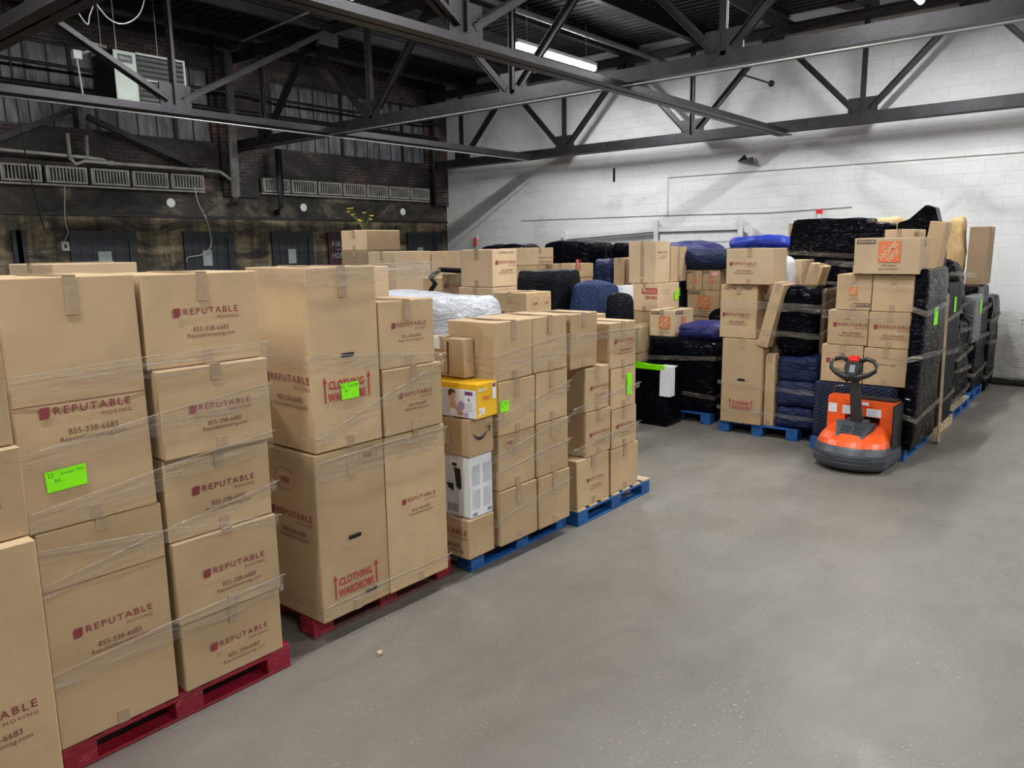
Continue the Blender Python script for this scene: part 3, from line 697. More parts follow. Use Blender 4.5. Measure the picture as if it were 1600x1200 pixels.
# unit heater
t = thing('unit_heater', 'pale green unit heater with louvred front hanging near the left wall', 'heater', (-12.5, 5.70, 4.70))
MB().box(-.75, -.02, 0, 1.12, .02, .74, 'steel_black').build('heater_case', t)
MB().box(-.02, 0, 0, .34, 0, .74, 'heater_white').build('front_panel', t, bevel=.003)
fr = MB(); fr.box(-.02, .01, .34, 1.13, .72, .75, 'heater_white'); fr.box(-.02, .01, 1.10, 1.13, 0, .72, 'heater_white'); fr.box(-.02, .01, .34, 1.10, .0, .025, 'heater_white'); fr.box(-.01, .0, .34, 1.1, .35, .37, 'heater_white'); fr.build('louvre_frame', t)
for k in range(9):
    lv = MB(); lv.bar((0, .35, 0), (0, 1.09, 0), .07, .006, 'galvanised'); o = lv.build('louvre', t); o.location = (-.01, 0, .07+k*.075); o.rotation_euler = (0, R(-35), 0)
P = PR(); P.r(0, .22, -.03, .09, 'pipe_grey'); P.t('Effinity', .03, .19, 0, .06, 'white_paint', .01, .001); o = P.build('name_plate', t); o.matrix_local = Matrix.Translation((.003, .06, .60)) @ Matrix(((0, 0, 1), (1, 0, 0), (0, 1, 0))).to_4x4()
for (a, b_) in ((-.1, .1), (-.6, .1), (-.1, 1.0), (-.6, 1.0)): o = hanger(0, 0, 0, 1.1).build('hanger_rod', t); o.location = (a, b_, .74)
t = thing('gas_connection', 'pale pipe elbow and white junction box left of the unit heater', 'pipe', (-12.5, 5.45, 5.2))
MB().tube([(-.2, .25, .3), (-.2, .05, .32), (-.2, 0, .2), (-.2, -.2, .12)], .022, 'pipe_paint', 8).build('pipe_run', t, smooth=True)
MB().box(-.2, -.1, -.28, -.16, .04, .16, 'white_paint').build('junction_box', t, bevel=.004)
MB().tube([(-.15, -.22, .05), (-.15, -.18, -.6)], .013, 'wire_white', 6).build('drop_wire', t)
cable('bundle of dark cables drooping by the upper left roof beam', [(-9.8, 3.5, 6.3), (-10.2, 4.3, 5.2), (-10.6, 4.6, 5.35), (-10.9, 4.9, 5.9)], .008, 'wire_white')
cable('second loop of cable beside the upper left roof beam', [(-9.9, 4.0, 6.0), (-10.4, 4.7, 5.3), (-10.8, 5.3, 5.5), (-11.0, 5.6, 6.1)], .008, 'wire_white')
# sprinkler / conduit pipes under the roof
pipe('long grey sprinkler pipe running to the white wall between two purlins', [(-8.0, 4.5, 6.0), (-8.0, YW-.2, 6.0)], .045, 'pipe_grey', name='roof_pipe')
pipe('sprinkler pipe over the right hand aisle', [(-2.0, -5, 6.0), (-2.0, YW-.2, 6.0)], .045, 'pipe_grey', name='roof_pipe')
pipe('thin bright conduit crossing below the middle truss from left to right', [(-13.6, 8.75, 4.37), (4.8, 8.9, 4.37)], .011, 'galvanised', name='roof_conduit', n=6)
pipe('thin bright conduit following the girder by the unit heater', [(-11.3, 3.5, 4.34), (-11.3, 14.4, 4.34)], .011, 'galvanised', name='roof_conduit', n=6)
pipe('bright conduit crossing high above the unit heater', [(-12.5, 7.9, 5.95), (-6.2, 7.3, 5.95)], .018, 'galvanised', name='roof_conduit', n=6)
t = thing('hanging_sensor', 'small black ball on an arm in front of the white wall', 'sensor', (-5.72, 14.4, 5.25))
MB().tube([(0, 0, 0), (-.70, .22, .30)], .016, 'steel_black', 6).build('arm', t); bm = bmesh.new(); bmesh.ops.create_icosphere(bm, subdivisions=2, radius=.06); me = bpy.data.meshes.new('ball'); bm.to_mesh(me); bm.free(); me.materials.append(MAT['steel_black']); link('ball', me, t)

# ================================================================== left row of loads (fronts face the aisle, +X)
G1, G2, G3, G4, G0 = 'cartons on the nearest red pallet', 'cartons on the second red pallet', 'cartons on the first blue pallet', 'cartons on the second blue pallet', 'cartons cut off at the left edge'
pallet('red pallet at the left edge under the cut-off tall cartons', -4.26, -.28, 'red')
pallet('red pallet nearest the camera, its scuffed side in full view', -4.66, 1.115, 'red')
pallet('second red pallet, mostly hidden under tall wardrobe cartons', -4.80, 2.60, 'red', dirty=True)
pallet('first blue pallet of the left row, beside the red ones', -4.71, 3.935, 'blue')
pallet('blue pallet with bare wood deck at the far end of the left row', -4.62, 5.195, 'blue', worn=True)
carton('tall carton cut by the bottom left corner of the photo', -3.75, -3.22, .38, .99, .145, 1.30, [('rep', '+X', .30, .42, .36)], 'x', G0, name='tall_carton')
carton('carton at the left edge, lower of the two above the tall one', -3.80, -3.27, .38, .99, 1.30, 1.66, [('rep', '+X', .30, .45, .34)], 'x', G0)
carton('carton at the left edge, topmost sliver beside the big upper carton', -3.82, -3.30, .38, .985, 1.66, 2.02, [('rep', '+X', .2, .45, .34)], 'x', G0)
carton('tall upper carton with a neon green note low on its front', -4.24, -3.62, 1.085, 1.65, 1.18, 2.285, [('rep', '+X', .18, .46, .385)], 'x', G1, name='tall_carton', drop=.17, note=('+X', .17, .155, .165, .095, .04, 2, 1))
carton('tall lower carton with red print, standing on the nearest red pallet', -4.24, -3.62, 1.105, 1.665, .145, 1.18, [('rep', '+X', .19, .50, .36)], 'x', G1, name='tall_carton', drop=.06)
carton('top carton of five at the right end of the nearest pallet, with yellow tape patch', -4.12, -3.62, 1.665, 2.275, 1.825, 2.28, [('rep', '+X', .235, .55, .345)], 'x', G1, drop=.14)
carton('second carton from the top of five, jutting towards the aisle', -4.08, -3.575, 1.685, 2.28, 1.385, 1.825, [('rep', '+X', .24, .50, .33)], 'x', G1, drop=.08)
carton('middle carton of the five at the right end of the nearest pallet', -4.12, -3.62, 1.69, 2.275, .955, 1.385, [('rep', '+X', .24, .52, .345)], 'x', G1)
carton('fourth carton from the top of five, bright face over the lowest', -4.12, -3.60, 1.69, 2.28, .52, .955, [('rep', '+X', .25, .50, .35)], 'x', G1, drop=.02)
carton('lowest of the five cartons, with a silver tape scrap, on the nearest red pallet', -4.12, -3.62, 1.70, 2.28, .145, .52, [('rep', '+X', .26, .46, .335)], 'x', G1, botape=False)
carton('carton top seen behind the tall upper carton at the left edge', -4.70, -4.26, 1.0, 1.62, 1.2, 2.27, (), 'y', G1, name='tall_carton')
carton('flat carton with red print on top, lying high behind the nearest load', -5.72, -5.0, 1.80, 2.30, 2.06, 2.325, [('faint', '+Z', .3, .45, .3)], 'y', G1, 'cardboard_pale')
carton('carton underneath the flat one, behind the nearest load', -5.72, -5.05, 1.75, 2.32, .145, 2.05, (), 'y', G1, name='tall_carton')
pallet('red pallet behind the nearest load', -5.9, 1.45, 'red')
wd = carton('upper wardrobe carton with a green note over its red print', -4.27, -3.655, 2.605, 3.115, 1.205, 2.285, [('ward', '+X', .16, .33, .345), ('rep', '-Y', .22, .38, .46)], 'x', G2, name='wardrobe_carton', drop=.18, hole=[('+X', .52, .515)], note=('+X', .40, .27, .13, .10, .02, 2, 7))
carton('lower wardrobe carton with a torn hand hole, on the second red pallet', -4.27, -3.66, 2.585, 3.12, .145, 1.20, [('ward', '+X', .17, .185, .345), ('rep', '-Y', .22, .60, .42), ('circ', '+X', .75, .93, .15), ('circ', '-Y', .5, .82, .2)], 'x', G2, name='wardrobe_carton', drop=.18, hole=[('+X', .50, .46), ('+X', .70, .09)])
carton('upper right carton beside the tall wardrobe stack', -4.15, -3.655, 3.12, 3.60, 1.635, 2.06, [('rep', '+X', .22, .60, .295)], 'x', G2, drop=.13)
carton('middle right carton beside the green-noted wardrobe carton', -4.15, -3.64, 3.125, 3.64, 1.205, 1.633, [('rep', '+X', .24, .55, .29)], 'x', G2)
carton('tall carton with small red print standing right of the lower wardrobe carton', -4.2, -3.655, 3.125, 3.665, .145, 1.20, [('rep', '+X', .24, .55, .30)], 'x', G2, name='tall_carton', drop=.05)
carton('pale carton peeping out right behind the upper wardrobe carton', -4.76, -4.30, 3.15, 3.79, 1.80, 2.262, [('rep', '+X', .30, .30, .40)], 'x', G2, 'cardboard_pale')
carton('carton low behind the wardrobe stack, under the pale one', -4.76, -4.30, 3.15, 3.79, .145, 1.79, (), 'x', G2, name='tall_carton')
# third load : odd parcels in front, plain cartons behind
PG = 'cartons on the first blue pallet'
for lab, y0, y1, z0, z1, x1 in (
    ('plain carton at the foot of the left column on the first blue pallet', 4.175, 4.625, .145, .575, -3.60),
    ('plain carton, second from the pallet in the left column, with a pen circle', 4.17, 4.615, .577, 1.0, -3.61),
    ('plain carton with a neon green note beside the diaper box', 4.165, 4.61, 1.002, 1.41, -3.60),
    ('wide plain carton on top of the left column, behind the parcel with black lettering', 4.13, 4.585, 1.412, 1.85, -3.60),
    ('plain carton at the foot of the right column on the first blue pallet', 4.635, 5.06, .145, .575, -3.59),
    ('plain carton, second from the pallet in the right column, with shiny film', 4.625, 5.05, .577, 1.01, -3.60),
    ('plain carton, third from the pallet in the right column', 4.62, 5.04, 1.012, 1.415, -3.60),
    ('plain carton on top of the right column of the first blue pallet', 4.59, 5.035, 1.417, 1.85, -3.60)):
    carton(lab, x1-.46, x1, y0, y1, z0, z1, [('circ', '+X', .3, .85, .14)] if 'pen circle' in lab else (), 'x', PG, note=('+X', .03, .45, .10, .085, -.03, 2, 3) if 'green note' in lab else None, drop=.14)
carton('small carton at the bottom of the parcel column, print cut by the wardrobe load', -4.06, -3.62, 3.84, 4.125, .145, .445, [('rep', '-Y', .0, .6, .42)], 'y', PG)
t = thing('chair_box', 'white retail box with black picture and grey print, between two brown cartons', 'box', (-3.83, 4.0, .447))
MB().box(-.2, .2, -.12, .12, 0, .46, 'white_print').build('box_body', t, bevel=.004)
P = PR()
P.r(-.2, -.08, .0, .46, 'ink_light_grey'); P.p([(-.13, .42), (-.06, .40), (-.05, .22), (-.07, .20), (-.10, .22)], 'ink_black', .0005); P.p([(-.2, .24), (-.13, .24), (-.13, .18), (-.18, .20)], 'ink_black', .0005)
P.p([(-.155, .43), (-.06, .41), (-.06, .36), (-.155, .375)], 'paper_white', .001); P.r(-.14, -.09, .375, .40, 'ink_black', .0015)
for k in range(6): P.r(-.19+.018*k, -.182+.018*k, .03, .09, 'ink_black', .0006)
o = P.build('front_print', t); o.matrix_local = Matrix.Translation((.165, -.122, 0)) @ Matrix(((1, 0, 0), (0, 0, -1), (0, 1, 0))).to_4x4()
P = PR()
for bx_, by_ in ((-.10, .24), (.02, .24), (-.10, .06), (.02, .06)):
    for k in range(9): P.r(bx_+k*.0095, bx_+k*.0095+.004, by_, by_+.15, 'ink_light_grey')
P.r(-.10, -.05, .012, .035, 'ink_grey'); P.r(.06, .105, .02, .043, 'ink_grey')
o = P.build('side_print', t); o.matrix_local = Matrix.Translation((.202, 0, 0)) @ Matrix(((0, 0, 1), (1, 0, 0), (0, 1, 0))).to_4x4()
carton('small carton with a black smile arrow, over the white retail box', -4.03, -3.61, 3.86, 4.125, .91, 1.185, [('smile', '+X', .10, .50, .20)], 'y', PG, drop=.27, botape=False)
t = thing('diaper_box', 'yellow and white diaper box with a picture of a toddler, tilted on the small cartons', 'box', (-3.80, 4.0, 1.19))
MB().box(-.23, .23, -.12, .12, 0, .245, 'yellow_print').build('box_body', t, bevel=.004)
P = PR(); P.r(-.23, .229, .002, .205, 'white_print'); P.r(-.23, .04, .01, .20, 'ink_light_grey', .0004)
T0 = len(P.v)
P.e(-.03, .158, .034, .032, 'skin_print', .0008); P.p([(-.065, .165), (-.058, .195), (-.03, .203), (.0, .19), (.004, .172), (-.02, .178), (-.035, .155), (-.055, .15)], 'hair_print', .0014)
P.p([(-.045, .135), (-.015, .132), (.0, .10), (.02, .07), (.055, .05), (.075, .03), (.07, .015), (-.02, .013), (-.045, .03), (-.05, .09)], 'skin_print', .0008)
P.p([(-.05, .055), (-.02, .065), (.02, .045), (.015, .012), (-.045, .014)], 'white_print', .0012)
P.e(.055, .085, .033, .033, 'lilac_print', .0016); P.e(.10, .022, .022, .022, 'lilac_print', .0018)
P.v[T0:] = [(a+.035, b_, c_) for a, b_, c_ in P.v[T0:]]
P.r(.125, .195, .165, .192, 'purple_print', .0008); P.t('6', .15, .172, .12, .03, 'purple_print', .03, .0008); P.t('Diapers', -.225, -.14, .155, .03, 'ink_black', .02, .0008)
for k in range(4): P.r(.125, .19, .10-.016*k, .104-.016*k, 'ink_grey', .0008)
o = P.build('front_print', t); o.matrix_local = Matrix.Translation((0, -.122, 0)) @ Matrix(((1, 0, 0), (0, 0, -1), (0, 1, 0))).to_4x4()
P = PR(); P.t('diapers', -.11, .0, .185, .035, 'white_print', .02); P.r(-.05, .03, .13, .152, 'ink_orange'); P.r(.06, .105, .12, .235, 'white_print'); P.r(.065, .1, .205, .23, 'ink_red', .0005)
P.p([(-.10, .075), (-.03, .075), (-.03, .02), (-.05, .02), (-.05, .045), (-.095, .01), (-.105, .025), (-.07, .055), (-.10, .055)], 'white_print')
o = P.build('side_print', t); o.matrix_local = Matrix.Translation((.232, 0, 0)) @ Matrix(((0, 0, 1), (1, 0, 0), (0, 1, 0))).to_4x4()
t.rotation_euler = (0, 0, R(4))
t2 = carton('small parcel with large black sideways lettering, left of the wide plain carton', -4.25, -3.78, 4.01, 4.125, 1.445, 1.735, (), 'y', PG, botape=False)
add_print(t2, 'sleep', '-Y', (.47, .115, .29), .70, .06, .245, pi/2)
add_print(t2, 'circ', '+X', (.47, .115, .29), .45, .45, .05)
MB().box(-.07, -.005, -.0625, -.0585, .2, .285, 'paper_white').build('address_label', t2)
# fourth load
for lab, x1, y0, y1, z0, z1, pr in (
    ('lowest left carton on the wood-decked blue pallet, printed in red', -3.615, 5.20, 5.70, .145, .58, [('rep', '+X', .30, .5, .26)]),
    ('second carton from the pallet in the left column of the end load', -3.615, 5.33, 5.72, .61-.03, .975, [('rep', '+X', .15, .45, .30)]),
    ('third carton from the pallet in the left column of the end load', -3.615, 5.32, 5.69, .977, 1.36, [('rep', '+X', .20, .5, .29)]),
    ('plain taped carton on top of the left column of the end load', -3.615, 5.10, 5.50, 1.375, 1.835, ()),
    ('lowest right carton on the wood-decked blue pallet, blank face', -3.615, 5.735, 6.21, .145, .56, ()),
    ('second carton from the pallet in the right column of the end load, red print', -3.615, 5.74, 6.17, .562, .925, [('rep', '+X', .18, .52, .30)]),
    ('carton with an upright neon green note in the right column of the end load', -3.615, 5.72, 6.15, .927, 1.30, ()),
    ('top right carton of the end load with red print under clear tape', -3.615, 5.70, 6.14, 1.302, 1.712, [('rep', '+X', .18, .55, .33)])):
    d = .40 if y1 > 5.73 else .30
    t = carton(lab, x1-.42, x1, y0, y1, z0, z1, pr, 'x', G4)
    if 'upright neon' in lab: green_note(t, '+X', (.42, y1-y0, z1-z0), .80, .28, .2, .085, pi/2, 1, 9)
for k, (z0, z1, l) in enumerate(((.145, .52, 'lowest'), (.522, .95, 'second'), (.952, 1.36, 'third'), (1.362, 1.74, 'topmost'))):
    carton(f'{l} carton of the rear column seen just right of the end load', -4.50, -4.06, 5.86, 6.33, z0, z1, (), 'x', G4)
carton('plain stack base behind the left column of the end load', -4.5, -4.04, 5.25, 5.8, .145, 1.6, (), 'x', G4, name='tall_carton')
soft('plastic_wrapped_sofa', 'bulky bundle wrapped in clear whitish plastic behind the second red pallet', 'wrapped furniture', -5.75, -4.32, 4.50, 5.15, 1.38, 1.99, 'white_wrap', .16, .03, 3, bands=0)
t = thing('wooden_crate', 'low load hidden behind the first blue pallet, under the white plastic bundle', 'crate', (-5.1, 4.85, 0)); MB().box(-.6, .4, -.35, .3, .145, 1.38, 'cardboard').build('crate_body', t, bevel=.006); MB().box(-.6, .4, -.35, .3, 0, .14, 'raw_wood').build('crate_skid', t)

# clear film wound round the left row
film('clear film bands round the nearest red pallet load', -4.25, -3.57, 1.085, 2.285, [(1.83, 1.86, .10), (1.50, 1.64, .10), (1.24, 1.38, .10), (.93, 1.12, .06), (.50, .56, .10), (1.1, .93, .05)])
film('clear film bands round the second red pallet load', -4.27, -3.635, 2.59, 3.665, [(2.22, 2.24, .10), (1.74, 1.64, .09), (1.26, 1.60, .08), (1.10, 1.12, .12), (.24, .24, .05)])
film('clear film bands round the first blue pallet load', -4.06, -3.585, 4.12, 5.06, [(1.52, 1.60, .18), (1.10, 1.26, .10), (.84, .98, .07), (.72, .80, .05), (.35, .45, .07)])
film('clear film bands round the end load of the left row', -4.0, -3.605, 5.12, 6.21, [(1.62, 1.60, .07), (.66, .72, .07), (1.02, 1.10, .05)])

# ================================================================== rows behind the left row
GB = 'cartons of the back rows'
def support(x0, x1, y0, y1, zt, n=None, zb=0):
    n = n or max(1, round((zt-zb)/.6)); h = (zt-zb)/n
    for k in range(n):
        carton('plain carton under the back rows, hidden behind the front loads', x0+.01, x1-.01, y0+.01, y1-.01, zb+k*h, zb+(k+1)*h-.002, (), 'x', 'plain cartons buried under the back rows', seam=False, rz=0)
support(-5.03, -4.6, 5.77, 6.17, 1.68)
carton('carton with two pen circles on its end, in front of the tall square one', -5.03, -4.60, 5.77, 6.17, 1.68, 1.95, [('circ', '+X', .35, .6, .16), ('circ', '+X', .8, .6, .14), ('rep', '-Y', .28, .18, .36)], 'y', GB)
support(-5.60, -5.1, 5.84, 6.26, 1.62)
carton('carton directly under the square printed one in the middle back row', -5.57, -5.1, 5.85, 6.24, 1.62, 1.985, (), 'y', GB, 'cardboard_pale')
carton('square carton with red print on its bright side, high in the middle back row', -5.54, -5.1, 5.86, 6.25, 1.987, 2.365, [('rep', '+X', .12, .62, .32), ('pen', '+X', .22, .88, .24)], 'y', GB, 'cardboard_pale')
support(-6.75, -6.0, 6.55, 7.1, 1.74)
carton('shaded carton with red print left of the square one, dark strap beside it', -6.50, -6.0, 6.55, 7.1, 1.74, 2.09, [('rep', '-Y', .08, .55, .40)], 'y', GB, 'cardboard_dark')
t = tag(MB().tube([(-6.46, 6.35, 1.75), (-6.48, 6.32, 1.88), (-6.40, 6.34, 1.98), (-6.50, 6.36, 2.05), (-6.42, 6.44, 2.14), (-6.25, 6.56, 2.125), (-6.1, 6.66, 2.122)], .03, 'black_fabric', 8).build('black_strap', smooth=True), 'black padded strap bent over beside the shaded carton', 'strap')
support(-8.6, -8.0, 7.18, 7.85, 1.70); support(-8.6, -8.0, 7.86, 8.5, 1.70)
carton('tall carton with a shiny film top behind the pale one, beneath the flowers', -8.58, -8.0, 7.18, 7.85, 1.70, 2.355, [('rep', '+X', .2, .12, .30)], 'y', GB, 'cardboard_pale', name='tall_carton')
carton('carton with glossy taped side, next to the tall film topped one', -8.55, -8.0, 7.87, 8.48, 1.70, 2.345, (), 'y', GB)
carton('pair carton sitting low between strap and film topped carton', -7.3, -6.85, 7.0, 7.4, 0, 2.02, (), 'y', GB, name='tall_carton')
support(-9.62, -9.0, 7.52, 8.2, 1.85)
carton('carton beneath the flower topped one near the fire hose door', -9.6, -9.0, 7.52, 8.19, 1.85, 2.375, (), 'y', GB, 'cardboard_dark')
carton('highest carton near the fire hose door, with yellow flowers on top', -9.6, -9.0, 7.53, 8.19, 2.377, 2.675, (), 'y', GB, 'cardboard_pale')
fl = thing('artificial_flowers', 'sprig of small yellow artificial flowers on top of the highest carton', 'flowers', (-9.3, 7.72, 2.675))
rnd = random.Random(5)
for k in range(9):
    a = rnd.uniform(0, 6.28); L = rnd.uniform(.1, .32); tip = Vector((cos(a)*.16, sin(a)*.25, L))
    MB().tube([(0, 0, 0), tip*.5+Vector((0, 0, .04)), tip], .004, 'stem_green', 5).build('flower_stem', fl)
    B = MB()
    for j in range(5):
        b2 = j*2*pi/5; B.poly([tip, tip+Vector((cos(b2)*.03, sin(b2)*.03, .02)), tip+Vector((cos(b2+.6)*.035, sin(b2+.6)*.035, .01)), tip+Vector((cos(b2+1.2)*.03, sin(b2+1.2)*.03, .02))], 'yellow_flower')
    B.build('flower_petals', fl)
support(-8.0, -7.5, 9.36, 10.1, 1.9)
carton('carton low beside the black glossy bundle, half hidden by the square carton', -7.95, -7.5, 9.36, 10.08, 1.9, 2.105, (), 'x', GB)
carton('pale carton with faint red lines, right behind the square printed one', -8.05, -7.5, 9.42, 10.12, 2.107, 2.375, [('faint', '+X', .35, .35, .55)], 'x', GB, 'cardboard_pale')
support(-7.6, -7.0, 9.92, 10.55, 1.9)
carton('open topped carton with a red stamp, behind the black wrapped armchair', -7.48, -7.0, 9.93, 10.53, 1.9, 2.12, [('frag', '+X', .4, .3, .22, pi/2)], 'y', GB)
soft('wrapped_armchair', 'boxy armchair wrapped in black cloth and film in the middle back row', 'wrapped furniture', -6.70, -6.02, 8.14, 8.8, .0, 2.07, 'black_fabric', .07, .018, 11, group='black wrapped goods of the back rows', bands=2, band_mat='film', taper=.03)
soft('covered_luggage', 'blue quilted blanket over black luggage right of the wrapped armchair', 'covered goods', -6.0, -5.46, 8.35, 8.95, .0, 1.93, 'blue_quilt', .07, .03, 13, sag=.08, taper=.12)
soft('black_duffel', 'black fabric bags poking out under the blue quilted blanket', 'bag', -5.42, -5.14, 8.3, 8.8, .0, 1.78, 'black_fabric', .12, .03, 14, taper=.15)
carton('white glossy carton right of the blue quilted blanket', -5.93, -5.70, 9.3, 9.6, 1.50, 1.83, (), 'y', 'cartons of the back rows', 'white_print', botape=False)
support(-5.93, -5.70, 9.3, 9.6, 1.50)
soft('glossy_bundle', 'large bundle in glossy black film behind the pale carton, below the white wall', 'wrapped furniture', -9.2, -8.1, 12.0, 13.0, .0, 2.50, 'black_wrap', .12, .04, 15, group='black wrapped goods of the back rows', sag=.06)
soft('glossy_bundle', 'flat bundle in glossy black film left of the tall pale carton stack', 'wrapped furniture', -8.0, -7.2, 12.6, 13.4, .0, 2.44, 'black_wrap', .1, .04, 16, group='black wrapped goods of the back rows')
soft('glossy_bundle', 'low black bundle peeping over the square printed carton', 'wrapped furniture', -11.2, -10.0, 12.4, 13.2, .0, 2.44, 'black_wrap', .15, .04, 17, group='black wrapped goods of the back rows')
soft('covered_chair', 'dark blue blanket wrapped chair left of two narrow upright cartons', 'covered goods', -7.35, -6.95, 11.0, 11.5, .0, 2.17, 'navy_wrap', .1, .03, 18)
soft('covered_chair', 'black wrapped seat with a rounded back beside the blue blanket wrapped chair', 'covered goods', -6.92, -6.52, 11.0, 11.6, .0, 2.19, 'black_fabric', .12, .02, 19)
support(-6.5, -6.1, 10.3, 10.85, 1.5)
carton('narrow upright carton between black seat and tall pale stack', -6.48, -6.28, 10.3, 10.85, 1.5, 2.20, (), 'y', GB); carton('second narrow upright carton touching the tall pale stack', -6.26, -6.05, 10.3, 10.85, 1.5, 2.19, (), 'y', GB, 'cardboard_dark')
support(-5.95, -5.35, 9.86, 10.5, 1.44)
carton('carton with a red fragile stamp and green label, foot of the tall pale stack', -5.90, -5.45, 9.86, 10.5, 1.44, 1.84, [('frag', '-Y', .42, .45, .25), ('faint', '+X', .1, .7, .3)], 'y', 'tall pale stack', 'cardboard_pale', note=('+X', .75, .35, .1, .13, 0, 2, 5))
carton('tall pale carton topping the stack in the middle of the back rows', -5.95, -5.5, 9.87, 10.29, 1.842, 2.44, [('rep', '+X', .2, .72, .24)], 'y', 'tall pale stack', 'cardboard_pale', name='tall_carton', drop=.5)
carton('thin flat carton leaning on the right of the tall pale stack', -5.62, -5.50, 10.32, 10.82, 1.842, 2.36, (), 'x', 'tall pale stack', name='flat_carton', drop=.5)
soft('glossy_bundle', 'load in glossy black film on a blue pallet, with the orange logo carton on top', 'wrapped furniture', -5.37, -4.36, 9.42, 10.45, .147, 1.125, 'black_wrap', .08, .03, 21, group='black wrapped goods of the back rows', bands=2, band_mat='film')
pallet('blue pallet under the glossy black load, behind the green topped bale', -5.40, 9.40, 'blue')
soft('moving_blanket', 'dark blue moving blanket bunched on top of the glossy black load', 'blanket', -4.95, -4.36, 9.5, 10.1, 1.10, 1.36, 'purple_wrap', .1, .04, 22, sag=.05)
soft('glossy_bundle', 'pile of goods in glossy black film under the far orange logo cartons', 'wrapped furniture', -5.0, -4.2, 10.48, 10.83, 0, 1.45, 'black_wrap', .15, .05, 23, group='black wrapped goods of the back rows')
hd = carton('carton with a big orange logo on its side, alone on the black load', -5.38, -5.0, 9.5, 10.08, 1.135, 1.50, [('hd', '-Y', .38, .30, .17), ('med', '-Y', .06, .84, .16), ('hdtxt', '-Y', .30, .16, .2), ('hd', '+X', .40, .40, .11), ('med', '+X', .06, .84, .22), ('hdtxt', '+X', .2, .2, .3)], 'y', 'orange logo cartons', 'cardboard_pale')
carton('narrow carton just left of the lone orange logo carton', -5.62, -5.42, 9.3, 9.8, .9, 1.28, (), 'y', 'cartons of the back rows'); support(-5.63, -5.41, 9.3, 9.8, .9)
support(-5.55, -4.95, 10.85, 11.35, 1.30); 
carton('far carton with a big orange logo under two small ones', -5.50, -4.98, 10.86, 11.35, 1.305, 1.70, [('hd', '-Y', .35, .30, .20), ('med', '-Y', .03, .85, .2), ('hdtxt', '-Y', .30, .12, .24)], 'y', 'orange logo cartons')
carton('small far carton with an orange logo, left one of the upper pair', -5.52, -5.26, 10.86, 11.3, 1.702, 2.0, [('hd', '-Y', .38, .35, .07), ('med', '-Y', .04, .85, .12)], 'y', 'orange logo cartons')
carton('small far carton with orange logo and pink mark, on the big one', -5.255, -4.98, 10.86, 11.3, 1.702, 2.0, [('hd', '-Y', .35, .35, .07), ('med', '-Y', .04, .85, .12)], 'y', 'orange logo cartons')
soft('wrapped_roll', 'long navy blanket roll lying across the far cartons', 'roll', -5.75, -4.2, 10.75, 11.25, 2.005, 2.32, 'navy_wrap', .16, .03, 25, group='blue wrapped goods on top', bands=0, sc=2)
soft('covered_armchair', 'purple blue blanket wrapped seat behind the tall pale stack', 'covered goods', -6.85, -5.9, 12.5, 13.2, 0, 2.44, 'purple_wrap', .16, .04, 26, group='blue wrapped goods on top', sag=.08)
soft('royal_blue_roll', 'bright royal blue bundle below the sliding door, beside the black cabinet', 'roll', -5.45, -4.45, 12.1, 12.8, 2.25, 2.50, 'royal_blue', .14, .03, 27, group='blue wrapped goods on top'); support(-5.4, -4.5, 12.15, 12.8, 2.25)
soft('dark_bundle', 'dark upright wrapped goods behind the far orange logo cartons', 'wrapped furniture', -6.0, -5.6, 10.9, 11.4, 0, 2.0, 'black_fabric', .08, .02, 28, group='black wrapped goods of the back rows')
green_note(bpy.data.objects['dark_bundle'], '-Y', (.4, .5, 2.0), .6, .8, .12, .13, 0, 1, 3)
carton('carton against the white wall at the left of the black cabinet top', -4.85, -4.35, 13.2, 13.7, 2.42, 2.72, (), 'y', GB); support(-4.9, -4.3, 13.15, 13.75, 2.42)
# black bale on the floor, green tape and white tape
t = soft('black_bale', 'black film wrapped bale standing on the floor with green and white tape', 'wrapped furniture', -5.42, -4.78, 8.94, 9.38, .0, .80, 'black_wrap', .03, .008, 31)
q = MB(); random.seed(2)
for k in range(12):
    a, b_ = k/12, (k+1)/12; za, zb_ = .80+.06*abs(sin(a*5))*(1-a), .80+.06*abs(sin(b_*5))*(1-b_)
    q.poly([(-.32+.6*a, -.235, .76), (-.32+.6*b_, -.235, .76), (-.32+.6*b_, -.245, zb_+.02), (-.32+.6*a, -.245, za+.02)], 'neon_green'); q.poly([(-.32+.6*a, -.245, za+.02), (-.32+.6*b_, -.245, zb_+.02), (-.32+.6*b_, -.1, .81), (-.32+.6*a, -.1, .81)], 'neon_green')
q.build('green_tape', t)
q = MB(); 
for (z0_, z1_, bx_) in ((.72, .80, .0), (.62, .72, .01), (.50, .62, .012), (.42, .50, .015)):
    q.box(.22, .37, -.236-bx_, -.232-bx_, z0_, z1_, 'white_tape')
q.box(.18, .37, -.235, -.05, .80, .812, 'white_tape'); q.box(.365, .372, -.25, -.12, .42, .80, 'white_tape'); q.build('white_tape', t)

